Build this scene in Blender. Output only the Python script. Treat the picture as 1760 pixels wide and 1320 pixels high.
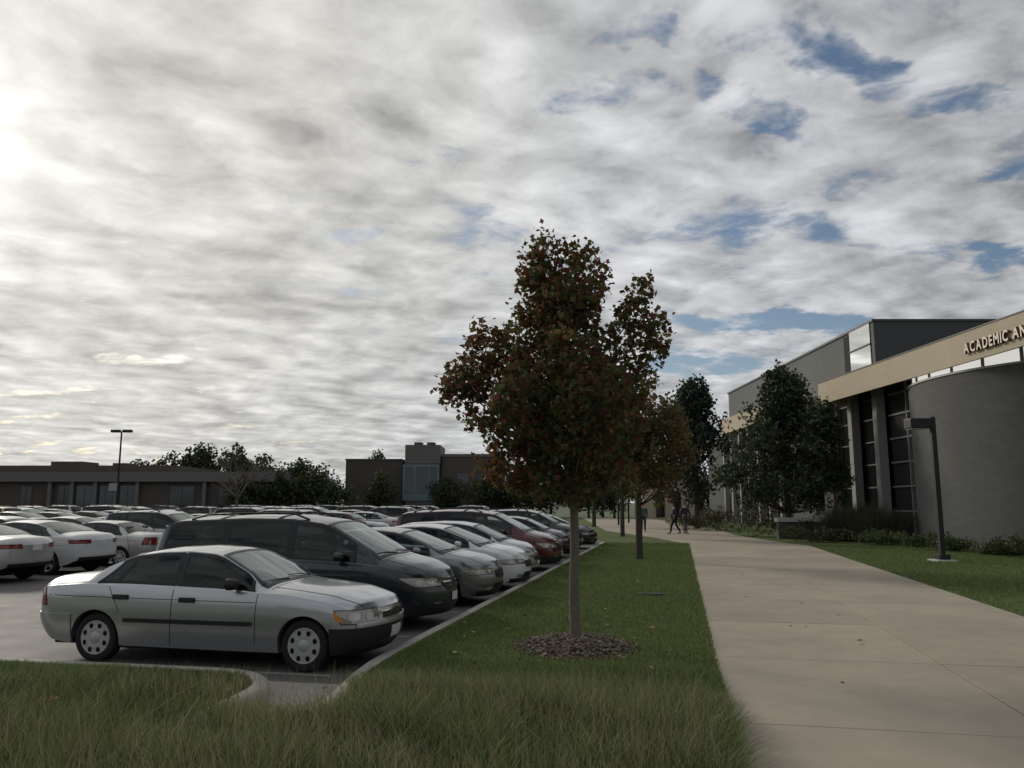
import bpy, bmesh, math, random
import numpy as np
from mathutils import Vector, Matrix
for _o in list(bpy.data.objects): bpy.data.objects.remove(_o)
scene = bpy.context.scene
COL = scene.collection
R = math.radians
random.seed(7)
rng = np.random.default_rng(11)

# ------------------------------------------------------------------ camera
cam_d = bpy.data.cameras.new('camera')
cam_d.sensor_width = 36.0
cam_d.lens = 1370.0 / 1760.0 * 36.0
cam_d.clip_end = 6000
cam_d.clip_start = 0.05
cam = bpy.data.objects.new('camera', cam_d)
COL.objects.link(cam)
cam.location = (0, 0, 1.95)
cam.rotation_euler = (math.pi / 2 + math.atan(204 / 1370.0), 0, 0)
scene.camera = cam

# ------------------------------------------------------------------ exposure
scene.view_settings.view_transform = 'Standard'
scene.view_settings.look = 'None'
scene.view_settings.exposure = 0.14
scene.view_settings.gamma = 1.0
scene.view_settings.use_curve_mapping = False
scene.cycles.max_bounces = 5
scene.cycles.diffuse_bounces = 2
scene.cycles.glossy_bounces = 3
scene.cycles.transparent_max_bounces = 10
scene.cycles.caustics_reflective = False
scene.cycles.caustics_refractive = False

SUN = Vector((-0.60, 0.72, 0.39)).normalized()

class NT:
    """small helper for node trees"""
    def __init__(s, tree):
        s.t = tree
    def n(s, kind, **kw):
        nd = s.t.nodes.new(kind)
        for k, v in kw.items():
            setattr(nd, k, v)
        return nd
    def put(s, sock, v):
        if hasattr(v, 'is_linked') or isinstance(v, bpy.types.NodeSocket):
            s.t.links.new(v, sock)
        else:
            if isinstance(v, (tuple, list)) and len(v) == 3 and len(sock.default_value) == 4:
                v = (*v, 1)
            sock.default_value = v
    def m(s, op, a, b=None, c=None, clamp=False):
        nd = s.n('ShaderNodeMath', operation=op, use_clamp=clamp)
        s.put(nd.inputs[0], a)
        if b is not None: s.put(nd.inputs[1], b)
        if c is not None: s.put(nd.inputs[2], c)
        return nd.outputs[0]
    def v(s, op, a, b=None, scale=None):
        nd = s.n('ShaderNodeVectorMath', operation=op)
        s.put(nd.inputs[0], a)
        if b is not None: s.put(nd.inputs[1], b)
        if scale is not None: s.put(nd.inputs['Scale'], scale)
        return nd.outputs['Value'] if op in ('DOT_PRODUCT', 'LENGTH', 'DISTANCE') else nd.outputs[0]
    def noise(s, vec, scale, detail=6, rough=.55, dist=0.0):
        nd = s.n('ShaderNodeTexNoise')
        if vec is not None: s.put(nd.inputs['Vector'], vec)
        nd.inputs['Scale'].default_value = scale
        nd.inputs['Detail'].default_value = detail
        nd.inputs['Roughness'].default_value = rough
        nd.inputs['Distortion'].default_value = dist
        return nd
    def ramp(s, x, lo, hi, a=0.0, b=1.0):
        nd = s.n('ShaderNodeMapRange', interpolation_type='SMOOTHSTEP')
        s.put(nd.inputs[0], x)
        for i, q in enumerate((lo, hi, a, b)): nd.inputs[i + 1].default_value = q
        return nd.outputs[0]
    def mix(s, f, a, b):
        nd = s.n('ShaderNodeMix', data_type='RGBA')
        s.put(nd.inputs[0], f); s.put(nd.inputs[6], a); s.put(nd.inputs[7], b)
        return nd.outputs[2]
    def comb(s, x, y, z):
        nd = s.n('ShaderNodeCombineXYZ')
        s.put(nd.inputs[0], x); s.put(nd.inputs[1], y); s.put(nd.inputs[2], z)
        return nd.outputs[0]

# ------------------------------------------------------------------ world: clouded sky
world = bpy.data.worlds.new('World')
scene.world = world
world.use_nodes = True
wt = world.node_tree
try:
    world.cycles.sampling_method = 'MANUAL'; world.cycles.sample_map_resolution = 512
except Exception:
    pass
wt.nodes.clear()
W = NT(wt)
tc = W.n('ShaderNodeTexCoord').outputs['Generated']
dirn = W.v('NORMALIZE', tc)
sep = W.n('ShaderNodeSeparateXYZ'); wt.links.new(dirn, sep.inputs[0])
dz = W.m('MAXIMUM', sep.outputs[2], 0.0)
zz = W.m('ADD', dz, 0.12)
px = W.m('DIVIDE', sep.outputs[0], zz)
py = W.m('DIVIDE', sep.outputs[1], zz)
P0 = W.comb(px, py, 0.0)
# gentle swirl of the coordinates, so that the cloud edges are ragged
sw = W.noise(P0, 2.6, 3, .5)
swv = W.v('SUBTRACT', sw.outputs['Color'], (.5, .5, .5))
P1 = W.v('ADD', P0, W.v('SCALE', swv, scale=.16))
mpn = W.n('ShaderNodeMapping'); wt.links.new(P1, mpn.inputs[0])
mpn.inputs['Rotation'].default_value = (0, 0, R(-28))
mpn.inputs['Scale'].default_value = (1.0, 1.12, 1)
mpn.inputs['Location'].default_value = (3.3, 1.7, .2)
Q = mpn.outputs[0]
def cloudfield(vec):
    a = W.noise(vec, 1.5, 3, .5).outputs[0]; b = W.noise(vec, 4.6, 4, .52).outputs[0]
    return a, b
nA, nB = cloudfield(Q)
Qs = W.v('ADD', Q, (-.045, .055, 0.0))
nA2, nB2 = cloudfield(Qs)
nC = W.noise(P1, .6, 3, .5).outputs[0]
nD = W.noise(Q, 13.0, 4, .55).outputs[0]
vo_ = W.n('ShaderNodeTexVoronoi', feature='SMOOTH_F1')
Qv = W.v('ADD', Q, W.v('SCALE', W.v('SUBTRACT', W.noise(Q, 6.0, 2, .55).outputs['Color'], (.5, .5, .5)), scale=.16))
wt.links.new(Qv, vo_.inputs['Vector']); vo_.inputs['Scale'].default_value = 4.6
vo_.inputs['Smoothness'].default_value = .55
puff = W.m('MULTIPLY', W.m('SUBTRACT', .42, vo_.outputs['Distance']), .32)
nE = W.noise(Qv, 24.0, 5, .62).outputs[0]
sw2 = W.noise(P0, 5.0, 4, .6)
Pg = W.v('ADD', P1, W.v('SCALE', W.v('SUBTRACT', sw2.outputs['Color'], (.5, .5, .5)), scale=.34))
sg_ = W.n('ShaderNodeSeparateXYZ'); wt.links.new(Pg, sg_.inputs[0])
gpx, gpy = sg_.outputs[0], sg_.outputs[1]
# rifts in the cloud sheet where the blue shows
gaps = [(0.70, 1.40, .20, .06, 20, 1.0), (0.50, 1.52, .17, .04, 28, .78), (-.57, 1.94, .11, .06, -20, .92), (-.46, 2.10, .09, .05, -20, .88),
        (.98, 2.80, .34, .10, 0, 1.15), (.82, 3.35, .22, .17, 0, 1.2), (1.35, 2.16, .22, .06, 10, .9), (.19, 1.26, .05, .04, 0, .7),
        (1.12, 1.6, .10, .08, 0, .8), (.17, 1.45, .07, .06, 0, .66), (.62, 2.0, .25, .07, 15, .42), (-1.9, .3, .5, .2, 30, .9), (.9, -1.2, .6, .25, 10, .9), (-.4, -.5, .4, .15, 60, .9),
        (2.6, .6, .6, .25, 70, .9)]
gsum = None
for (gx, gy, ra, rb, ang, amt) in gaps:
    ca, sa = math.cos(R(ang)), math.sin(R(ang))
    dx = W.m('SUBTRACT', gpx, gx); dy = W.m('SUBTRACT', gpy, gy)
    ux = W.m('DIVIDE', W.m('ADD', W.m('MULTIPLY', dx, ca), W.m('MULTIPLY', dy, sa)), ra * 1.8)
    uy = W.m('DIVIDE', W.m('ADD', W.m('MULTIPLY', dx, -sa), W.m('MULTIPLY', dy, ca)), rb * 1.8)
    rr = W.m('ADD', W.m('MULTIPLY', ux, ux), W.m('MULTIPLY', uy, uy))
    g = W.ramp(rr, 0.0, 1.0, amt, 0.0)
    gsum = g if gsum is None else W.m('MAXIMUM', gsum, g)
cen = lambda n_, k_: W.m('MULTIPLY', W.m('SUBTRACT', n_, .5), k_)
dens = W.m('ADD', W.m('ADD', cen(nA, 1.0), cen(nB, 1.15)), .5)
cov = W.m('SUBTRACT', W.m('ADD', W.m('ADD', dens, .36), cen(nD, .45)), W.m('MULTIPLY', gsum, .44))
cov = W.m('ADD', W.m('ADD', cov, W.m('MULTIPLY', puff, 1.2)), cen(nE, .25))
cover = W.ramp(cov, .28, .68)
# light and shade of the cloud bodies, lit from the sun's side
lit = W.m('ADD', W.m('MULTIPLY', W.m('SUBTRACT', nA, nA2), .9), W.m('MULTIPLY', W.m('SUBTRACT', nB, nB2), .60))
thick = W.m('MULTIPLY', W.m('SUBTRACT', dens, .5), -.16)
soft = W.m('ADD', W.m('ADD', W.m('ADD', cen(nD, .15), cen(nE, .15)), cen(nB, .06)), puff)
sd = W.v('DOT_PRODUCT', dirn, tuple(SUN))
sdot = W.m('MAXIMUM', sd, 0.0)
prox = W.m('POWER', sdot, 4.0)
glow = W.m('ADD', W.m('MULTIPLY', W.m('POWER', sdot, 30.0), .17), W.m('MULTIPLY', W.m('POWER', sdot, 300.0), .6))
base = W.m('ADD', W.m('ADD', W.m('MULTIPLY', prox, .13), .430), W.m('MULTIPLY', sd, .09))
val = W.m('ADD', base, W.m('ADD', W.m('ADD', lit, thick), soft))
val = W.m('ADD', val, cen(nC, .14))
val = W.m('ADD', W.m('MAXIMUM', val, .2), glow)
ccol = W.mix(W.ramp(prox, .05, .85), (.935, .96, 1.0), (1.0, .982, .925))
ccol = W.v('MULTIPLY', ccol, W.comb(val, val, val))
skyt = W.n('ShaderNodeTexSky', sky_type='NISHITA')
skyt.sun_disc = False
skyt.sun_elevation = math.asin(SUN.z)
skyt.sun_rotation = math.atan2(SUN.x, SUN.y)
skyt.air_density = 1.0
skyt.dust_density = 1.2
skyt.ozone_density = 2.0
bg1 = W.n('ShaderNodeBackground'); bg1.inputs[1].default_value = .07
wt.links.new(skyt.outputs[0], bg1.inputs[0])
bg2 = W.n('ShaderNodeBackground'); bg2.inputs[1].default_value = 1.0
wt.links.new(ccol, bg2.inputs[0])
mx = W.n('ShaderNodeMixShader')
wt.links.new(cover, mx.inputs[0]); wt.links.new(bg1.outputs[0], mx.inputs[1]); wt.links.new(bg2.outputs[0], mx.inputs[2])
wo = W.n('ShaderNodeOutputWorld'); wt.links.new(mx.outputs[0], wo.inputs[0])

# ------------------------------------------------------------------ sun behind thin cloud
sl = bpy.data.lights.new('sun', 'SUN')
sl.energy = 1.5
sl.angle = R(10)
sl.color = (1.0, .93, .80)
so = bpy.data.objects.new('sun', sl)
COL.objects.link(so)
so.rotation_euler = (-SUN).to_track_quat('-Z', 'Y').to_euler()
so.location = SUN * 60

# ------------------------------------------------------------------ helpers
def tag(o, label=None, cat=None, group=None, kind=None):
    if label: o['label'] = label
    if cat: o['category'] = cat
    if group: o['group'] = group
    if kind: o['kind'] = kind
    return o

def empty(name, loc=(0, 0, 0), rz=0.0):
    o = bpy.data.objects.new(name, None)
    o.empty_display_size = .2
    COL.objects.link(o)
    o.location = loc
    o.rotation_euler = (0, 0, rz)
    return o

class MB:
    """collects polygons for one mesh"""
    def __init__(s):
        s.v = []; s.f = []
    def poly(s, pts):
        n = len(s.v); s.v += [tuple(p) for p in pts]; s.f.append(tuple(range(n, n + len(pts)))); return s
    def box(s, x0, x1, y0, y1, z0, z1, M=None):
        n = len(s.v)
        c = [(x0, y0, z0), (x1, y0, z0), (x1, y1, z0), (x0, y1, z0), (x0, y0, z1), (x1, y0, z1), (x1, y1, z1), (x0, y1, z1)]
        if M is not None: c = [tuple(M @ Vector(p)) for p in c]
        s.v += c
        for q in ((0, 3, 2, 1), (4, 5, 6, 7), (0, 1, 5, 4), (1, 2, 6, 5), (2, 3, 7, 6), (3, 0, 4, 7)):
            s.f.append(tuple(n + i for i in q))
        return s
    def prism(s, pts, z0, z1):
        """upright prism over a counter-clockwise outline"""
        n = len(s.v); k = len(pts)
        s.v += [(p[0], p[1], z0) for p in pts] + [(p[0], p[1], z1) for p in pts]
        s.f.append(tuple(range(n + k - 1, n - 1, -1)))
        s.f.append(tuple(range(n + k, n + 2 * k)))
        for i in range(k):
            j = (i + 1) % k
            s.f.append((n + i, n + j, n + k + j, n + k + i))
        return s
    def tube(s, pts, rad, seg=8, cap=True):
        n0 = len(s.v); m = len(pts)
        pts = [Vector(p) for p in pts]
        if not hasattr(rad, '__len__'): rad = [rad] * m
        ref = None
        for i, p in enumerate(pts):
            a = pts[max(i - 1, 0)]; b = pts[min(i + 1, m - 1)]
            t = (b - a).normalized()
            if ref is None:
                ref = t.orthogonal().normalized()
            ref = (ref - t * ref.dot(t))
            if ref.length < 1e-4: ref = t.orthogonal()
            ref.normalize()
            q = t.cross(ref)
            for k in range(seg):
                an = 2 * math.pi * k / seg
                s.v.append(tuple(p + (ref * math.cos(an) + q * math.sin(an)) * rad[i]))
        for i in range(m - 1):
            for k in range(seg):
                k2 = (k + 1) % seg
                s.f.append((n0 + i * seg + k, n0 + i * seg + k2, n0 + (i + 1) * seg + k2, n0 + (i + 1) * seg + k))
        if cap:
            s.f.append(tuple(n0 + k for k in range(seg - 1, -1, -1)))
            s.f.append(tuple(n0 + (m - 1) * seg + k for k in range(seg)))
        return s
    def lathe(s, prof, seg=32, axis='y'):
        """prof: (radius, height) pairs turned round the axis"""
        n0 = len(s.v); m = len(prof)
        for (r, h) in prof:
            for k in range(seg):
                a = 2 * math.pi * k / seg
                if axis == 'y': s.v.append((r * math.cos(a), h, r * math.sin(a)))
                else: s.v.append((r * math.cos(a), r * math.sin(a), h))
        for i in range(m - 1):
            for k in range(seg):
                k2 = (k + 1) % seg
                q = (n0 + i * seg + k, n0 + i * seg + k2, n0 + (i + 1) * seg + k2, n0 + (i + 1) * seg + k)
                s.f.append(q if axis == 'z' else q[::-1])
        return s
    def grid(s, rows):
        n0 = len(s.v); h = len(rows); w = len(rows[0])
        for r in rows: s.v += [tuple(p) for p in r]
        for i in range(h - 1):
            for j in range(w - 1):
                a = n0 + i * w + j
                s.f.append((a, a + 1, a + w + 1, a + w))
        return s
    def mesh(s, name, smooth=False, angle=None):
        me = bpy.data.meshes.new(name)
        me.from_pydata(s.v, [], s.f)
        if smooth:
            me.polygons.foreach_set('use_smooth', [True] * len(me.polygons))
            if angle is not None:
                try: me.set_sharp_from_angle(angle=angle)
                except Exception: pass
        me.update()
        return me
    def build(s, name, mat, parent=None, smooth=False, angle=None, loc=None, rz=None):
        me = s.mesh(name, smooth, angle)
        me.materials.append(mat)
        return link(name, me, parent, loc, rz)

def link(name, me, parent=None, loc=None, rz=None):
    o = bpy.data.objects.new(name, me)
    COL.objects.link(o)
    if parent is not None: o.parent = parent
    if loc is not None: o.location = loc
    if rz is not None: o.rotation_euler = (0, 0, rz)
    return o

def bevel_mesh(me, w, seg=2):
    bm = bmesh.new(); bm.from_mesh(me)
    bmesh.ops.recalc_face_normals(bm, faces=bm.faces)
    bmesh.ops.bevel(bm, geom=bm.edges[:], offset=w, segments=seg, affect='EDGES', profile=.6)
    bm.to_mesh(me); bm.free()
    return me

def arr_mesh(name, verts, faces_flat, nper, mats, midx=None, smooth=False):
    """fast mesh out of numpy arrays, every face with nper corners"""
    me = bpy.data.meshes.new(name)
    nv = len(verts); nf = len(faces_flat) // nper
    me.vertices.add(nv); me.loops.add(nf * nper); me.polygons.add(nf)
    me.vertices.foreach_set('co', np.asarray(verts, np.float32).ravel())
    me.loops.foreach_set('vertex_index', np.asarray(faces_flat, np.int32))
    me.polygons.foreach_set('loop_start', np.arange(0, nf * nper, nper, dtype=np.int32))
    for m in mats: me.materials.append(m)
    if midx is not None: me.polygons.foreach_set('material_index', np.asarray(midx, np.int32))
    if smooth: me.polygons.foreach_set('use_smooth', np.ones(nf, bool))
    me.update(calc_edges=True)
    me.validate()
    return me

# ------------------------------------------------------------------ materials
MATS = {}
def mat(name, col, rough=.6, metal=0.0, spec=.5, var=0.0, vscale=3.0, bump=0.0, bscale=40.0, coat=0.0, trans=0.0, var2=0.0, v2scale=.4, rvar=0.0, objrand=0.0, col2=None, bdist=.02):
    if name in MATS: return MATS[name]
    M = bpy.data.materials.new(name); M.use_nodes = True
    t = M.node_tree; N = NT(t)
    b = t.nodes['Principled BSDF']
    b.inputs['Roughness'].default_value = rough
    b.inputs['Metallic'].default_value = metal
    b.inputs['Specular IOR Level'].default_value = spec
    b.inputs['Coat Weight'].default_value = coat
    b.inputs['Coat Roughness'].default_value = .04
    b.inputs['Base Color'].default_value = (*col, 1)
    pos = N.n('ShaderNodeNewGeometry').outputs['Position']
    c = None
    if var or var2 or objrand or col2:
        c = N.n('ShaderNodeRGB'); c.outputs[0].default_value = (*col, 1); c = c.outputs[0]
        if col2:
            nz = N.noise(pos, v2scale, 5, .6).outputs[0]
            c = N.mix(N.ramp(nz, .4, .62), c, col2)
        f = None
        if var:
            nz = N.noise(pos, vscale, 6, .6).outputs[0]
            f = N.m('ADD', N.m('MULTIPLY', N.m('SUBTRACT', nz, .5), 2 * var), 1.0)
        if var2:
            nz = N.noise(pos, v2scale, 4, .6).outputs[0]
            g = N.m('ADD', N.m('MULTIPLY', N.m('SUBTRACT', nz, .5), 2 * var2), 1.0)
            f = g if f is None else N.m('MULTIPLY', f, g)
        if objrand:
            oi = N.n('ShaderNodeObjectInfo').outputs['Random']
            g = N.m('ADD', N.m('MULTIPLY', N.m('SUBTRACT', oi, .5), 2 * objrand), 1.0)
            f = g if f is None else N.m('MULTIPLY', f, g)
        if f is not None:
            c = N.v('MULTIPLY', c, N.comb(f, f, f))
        t.links.new(c, b.inputs['Base Color'])
    if rvar:
        nz = N.noise(pos, 1.3, 5, .6).outputs[0]
        t.links.new(N.m('ADD', N.m('MULTIPLY', N.m('SUBTRACT', nz, .5), 2 * rvar), rough), b.inputs['Roughness'])
    if bump:
        nz = N.noise(pos, bscale, 4, .6).outputs[0]
        bp = N.n('ShaderNodeBump'); bp.inputs['Strength'].default_value = bump; bp.inputs['Distance'].default_value = bdist
        t.links.new(nz, bp.inputs['Height']); t.links.new(bp.outputs[0], b.inputs['Normal'])
    if trans:
        tr = N.n('ShaderNodeBsdfTranslucent')
        if c is not None: t.links.new(c, tr.inputs[0])
        else: tr.inputs[0].default_value = (*col, 1)
        ms = N.n('ShaderNodeMixShader'); ms.inputs[0].default_value = trans
        t.links.new(b.outputs[0], ms.inputs[1]); t.links.new(tr.outputs[0], ms.inputs[2])
        t.links.new(ms.outputs[0], t.nodes['Material Output'].inputs[0])
    MATS[name] = M
    return M

def glass_mat(name, tint, refl=1.5, rough=.01, sky_sheen=(.3, .32, .31), hz=.0):
    """window glass: tinted see-through body with a mirror-like surface"""
    if name in MATS: return MATS[name]
    M = bpy.data.materials.new(name); M.use_nodes = True
    t = M.node_tree; N = NT(t); t.nodes.clear()
    tr = N.n('ShaderNodeBsdfTransparent'); tr.inputs[0].default_value = (*tint, 1)
    gl = N.n('ShaderNodeBsdfGlossy'); gl.inputs['Roughness'].default_value = rough; gl.inputs[0].default_value = (.95, 1, .98, 1)
    fr = N.n('ShaderNodeFresnel'); fr.inputs[0].default_value = refl
    ms = N.n('ShaderNodeMixShader')
    body = tr.outputs[0]
    if hz:  # pale diffuse share, a painted sky reflection
        df = N.n('ShaderNodeBsdfDiffuse'); df.inputs[0].default_value = (*sky_sheen, 1)
        m0 = N.n('ShaderNodeMixShader'); m0.inputs[0].default_value = hz
        t.links.new(tr.outputs[0], m0.inputs[1]); t.links.new(df.outputs[0], m0.inputs[2]); body = m0.outputs[0]
    t.links.new(fr.outputs[0], ms.inputs[0]); t.links.new(body, ms.inputs[1]); t.links.new(gl.outputs[0], ms.inputs[2])
    o = N.n('ShaderNodeOutputMaterial'); t.links.new(ms.outputs[0], o.inputs[0])
    MATS[name] = M
    return M

def paint(name, col, metal=0.0, rough=.32):
    return mat('paint_' + name, col, rough=rough, metal=metal, coat=.9, spec=.4, var=.03, vscale=6)

# curb frame: s runs along the kerb away from the viewer, p to its left into the car park
LY = 0.205
E1 = Vector((math.sin(LY), math.cos(LY), 0))
E2 = Vector((-math.cos(LY), math.sin(LY), 0))
O0 = Vector((-1.43, 10.73, 0)) - E1 * 10.73     # s is about the distance from the viewer
def lot(s, p, z=0.0):
    v = O0 + E1 * s + E2 * p
    return Vector((v.x, v.y, z))
# ================================================================== THE GROUND
def struct(o):
    o['kind'] = 'structure'
    return o

m_ground = mat('far_turf', (.075, .095, .038), .95, var=.35, vscale=.5, var2=.3, v2scale=.05)
m_asphalt = mat('asphalt', (.115, .11, .104), .72, spec=.38, var=.22, vscale=30, var2=.35, v2scale=.55, bump=.5, bscale=260, rvar=.12, bdist=.004)
m_line = mat('road_paint', (.24, .24, .225), .7, var=.6, vscale=14)
m_turf = mat('turf_soil', (.095, .125, .044), .95, spec=.2, var=.45, vscale=18, var2=.25, v2scale=.5, bump=.8, bscale=90)
m_conc = mat('walk_concrete', (.335, .288, .225), .85, spec=.3, var=.16, vscale=2.6, var2=.34, v2scale=.45, objrand=.05, bump=.25, bscale=180, bdist=.004)
m_kerb = mat('kerb_concrete', (.34, .32, .285), .85, var=.25, vscale=9, var2=.2, v2scale=.8, bump=.4, bscale=90, bdist=.006)
m_soil = mat('dark_joint', (.06, .05, .04), .95)

struct(MB().poly([(-2500, -400, -.06), (2500, -400, -.06), (2500, 4000, -.06), (-2500, 4000, -.06)]).build('ground', m_ground))

def LP(s, p, z=0.0): return tuple(lot(s, p, z))
def ccw(pts):
    a = sum(pts[i][0] * pts[(i + 1) % len(pts)][1] - pts[(i + 1) % len(pts)][0] * pts[i][1] for i in range(len(pts)))
    return pts if a > 0 else pts[::-1]
def sheet(name, sp, z, m, z0=None):
    pts = ccw([LP(s, p)[:2] for s, p in sp])
    if z0 is None:
        return struct(MB().poly([(x, y, z) for x, y in pts]).build(name, m))
    return struct(MB().prism(pts, z0, z).build(name, m))

lot_o = sheet('parking_lot', [(6.6, -.4), (38.0, -.05), (38.0, 6.1), (80, 12.1), (80, 95), (8.7, 95), (8.7, 1.5), (6.6, .6)], 0.0, m_asphalt)
# painted bay lines (each a thin sheet on the asphalt)
def stripe(s, p0, p1, w=.1):
    o = MB().poly([LP(s - w / 2, p0, .004), LP(s - w / 2, p1, .004), LP(s + w / 2, p1, .004), LP(s + w / 2, p0, .004)][::-1])
    o = o.build('bay_line', m_line, lot_o)
    return o
BAY = 2.72
for k in range(11): stripe(9.35 + k * BAY, .35, 5.0)
for k in range(20):
    stripe(11.0 + k * BAY, 12.0, 21.6)
    stripe(11.0 + k * BAY, 29.0, 38.6)
# gutter apron in the kerb opening
sheet('gutter_apron', [(6.7, -.33), (8.2, -.24), (8.95, -.08), (8.95, 1.25), (8.4, .62), (7.7, .42), (6.7, .38)], .006, m_kerb)

lawn_sp = [(0, -3.92), (36.8, -3.92), (42.8, -2.41), (53.4, 1.2), (97, 7.9), (97, 14), (80, 12), (38.1, 6), (38.1, -.14), (10, -.14), (9, -.22), (8.1, -.38), (7.5, -.46), (6.8, -.42), (6.8, .5), (7.7, .55), (8.2, .85), (8.5, 1.2), (8.66, 1.6), (8.66, 40), (0, 40)]
lawn = sheet('lawn', lawn_sp, .15, m_turf, -.05)
sheet('building_lawn', [(0, -8.92), (36.2, -8.92), (47.4, -6.6), (55, -6.2), (89, -1.2), (97, -6), (97, -40), (0, -40)], .15, m_turf, -.05)

# kerbs
def kerb(name, sp, side):
    """swept kerb with a rounded top; it stands on the given side of the line"""
    P = [lot(s, p) for s, p in sp]
    rows = []
    for i, p in enumerate(P):
        t = (P[min(i + 1, len(P) - 1)] - P[max(i - 1, 0)]).normalized()
        n = Vector((-t.y, t.x, 0)) * side
        pr = [(0, -.03), (.0, .10), (.012, .14), (.035, .160), (.14, .167), (.172, .157), (.178, .05)]
        rows.append([p + n * a + Vector((0, 0, z)) for a, z in pr])
    o = MB().grid(rows).build(name, m_kerb, smooth=True, angle=R(50))
    return struct(o)
fine = [(38.0 - k * 1.0, 0) for k in range(29)]
kerb('kerb', [(6.5, -.3), (7.0, -.315), (7.5, -.31), (7.9, -.265), (8.3, -.19), (8.8, -.1), (9.4, -.03)] + fine[::-1], -1)
arc = [(8.82 - 1.0 * (1 - math.sin(a)), 1.42 - 1.0 * math.cos(a)) for a in [R(90 - 10 * k) for k in range(0, 10)]]
kerb('kerb', [(8.82, 40 - 2 * k) for k in range(19)] + arc + [(7.4, .40), (6.9, .37), (6.4, .36)], -1)
kerb('kerb', [(38.05, -.05), (38.05, 3), (38.05, 6.05), (50, 7.75), (65, 9.9), (80, 12.05)], -1)

# ------------------------------------------------------------------ walkway slabs
walk = sheet('walkway', [(0, -3.94), (36.7, -3.94), (36.7, -8.9), (0, -8.9)], .122, m_soil, -.05)
SL = 2.95
sme = bevel_mesh(MB().box(-SL / 2 + .005, SL / 2 - .005, -1.24, 1.24, -.05, 0).mesh('slab'), .006, 1)
sme.materials.append(m_conc)
ang = math.atan2(E1.y, E1.x)
for k in range(13):
    for c in (-5.17, -7.67):
        o = link('slab', sme, walk)
        p = lot(.31 + k * SL, c)
        o.location = (p.x, p.y, .152 + random.uniform(-.0015, .0015))
        o.rotation_euler = (random.uniform(-.0006, .0006), random.uniform(-.0006, .0006), ang)
plaza = sheet('plaza', [(36.85, -3.93), (42.8, -2.42), (53.4, 1.19), (97, 7.89), (89, -1.19), (55, -6.19), (47.4, -6.59), (38.6, -8.3), (36.85, -8.91)], .152, m_conc, -.05)

# ------------------------------------------------------------------ grass
gm = [mat('grass_a', (.140, .195, .058), .7, spec=.25, trans=.25), mat('grass_b', (.190, .245, .082), .7, spec=.25, trans=.25), mat('grass_c', (.105, .155, .050), .7, spec=.25, trans=.25),
      mat('grass_olive', (.19, .182, .098), .75, spec=.2, trans=.2), mat('grass_dry', (.36, .305, .20), .8, spec=.2, trans=.2), mat('grass_dark', (.05, .066, .032), .8, spec=.2)]
def blades(n, xy, h, w, lean, mats_p, seg=2, z=.148, la=None):
    a = rng.uniform(0, 2 * np.pi, n); la = rng.uniform(0, 2 * np.pi, n) if la is None else la
    dx, dy = np.cos(a) * w / 2, np.sin(a) * w / 2
    lx, ly = np.cos(la) * lean * h, np.sin(la) * lean * h
    V = []
    ts = np.linspace(0, 1, seg + 1)
    for t in ts:
        cw = (1 - t ** 1.6) * .94 + .06
        bx = xy[:, 0] + lx * t ** 2; by = xy[:, 1] + ly * t ** 2; bz = z + h * t * (1 - .22 * lean * t)
        V.append(np.stack([bx - dx * cw, by - dy * cw, bz], 1)); V.append(np.stack([bx + dx * cw, by + dy * cw, bz], 1))
    V = np.stack(V, 1)                       # n, 2(seg+1), 3
    k = 2 * (seg + 1)
    base = (np.arange(n) * k)[:, None]
    F = np.concatenate([base + np.array([2 * i, 2 * i + 1, 2 * i + 3, 2 * i + 2]) for i in range(seg)], 1)
    mi = np.repeat(mats_p, seg)
    return V.reshape(-1, 3), F.ravel(), mi
def vnoise(xy, sc, seed):
    """cheap smooth noise"""
    r = np.random.default_rng(seed); o = np.zeros(len(xy))
    for k in range(6):
        d = r.normal(size=2) * sc; o += np.sin(xy @ d + r.uniform(0, 6.28))
    return o / 6
def sp_of(xy):
    d = xy - np.array([O0.x, O0.y])
    return d @ np.array([E1.x, E1.y]), d @ np.array([E2.x, E2.y])
def scatter(n, x0, x1, y0, y1):
    return np.stack([rng.uniform(x0, x1, n), rng.uniform(y0, y1, n)], 1)
def inview(xy, m=.70): return np.abs(xy[:, 0]) < m * xy[:, 1] + .5

# tall unmown grass round the viewer
xy = scatter(330000, -7.5, 2.6, 3.6, 9.7)
s, p = sp_of(xy)
edge = vnoise(xy, 1.5, 3)
gap = (p > -.40 + .06 * edge) & (p < .46 + .06 * edge) & (s > 7.35 + .2 * edge)
front = np.where(p > .4, 8.50, 9.7)
ok = (p > -3.94 - .04 * edge) & (s < front) & ~gap & inview(xy) & ~((p > .4) & (s > 7.6) & (p < 1.35) & ((s - 7.82) ** 2 + (p - 1.42) ** 2 > .80 ** 2)) & ~((p < 0) & (p > -.48) & (s > 7.2))
d_edge = np.where(p > .4, 8.45 - s, 9.3 - s) + .45 * vnoise(xy, 1.3, 57) + .25 * vnoise(xy, 4.0, 58)
tall = np.clip((d_edge - .25) / 1.5, 0, 1)
holl = np.clip(.5 + .9 * vnoise(xy, 3.4, 61) + .5 * vnoise(xy, 8.0, 62), 0, 1)
keep = rng.random(len(xy)) < (.16 + .28 * holl) + .28 * (1 - tall)
ok &= keep
xy = xy[ok]; s = s[ok]; p = p[ok]; tall = tall[ok]; n = len(xy)
clump = np.clip(.5 + .9 * vnoise(xy, 5.5, 5), 0, 1.2); c2 = np.clip(.5 + .8 * vnoise(xy, 2.0, 9), 0, 1.1)
h = .05 + .06 * rng.random(n) + tall * (.05 + .19 * rng.random(n) ** 1.3 + .19 * clump) * (.42 + .75 * c2)
h *= np.clip(np.hypot((s - 7.1) * .8, p - .05) / 1.2, .45, 1)
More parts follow.
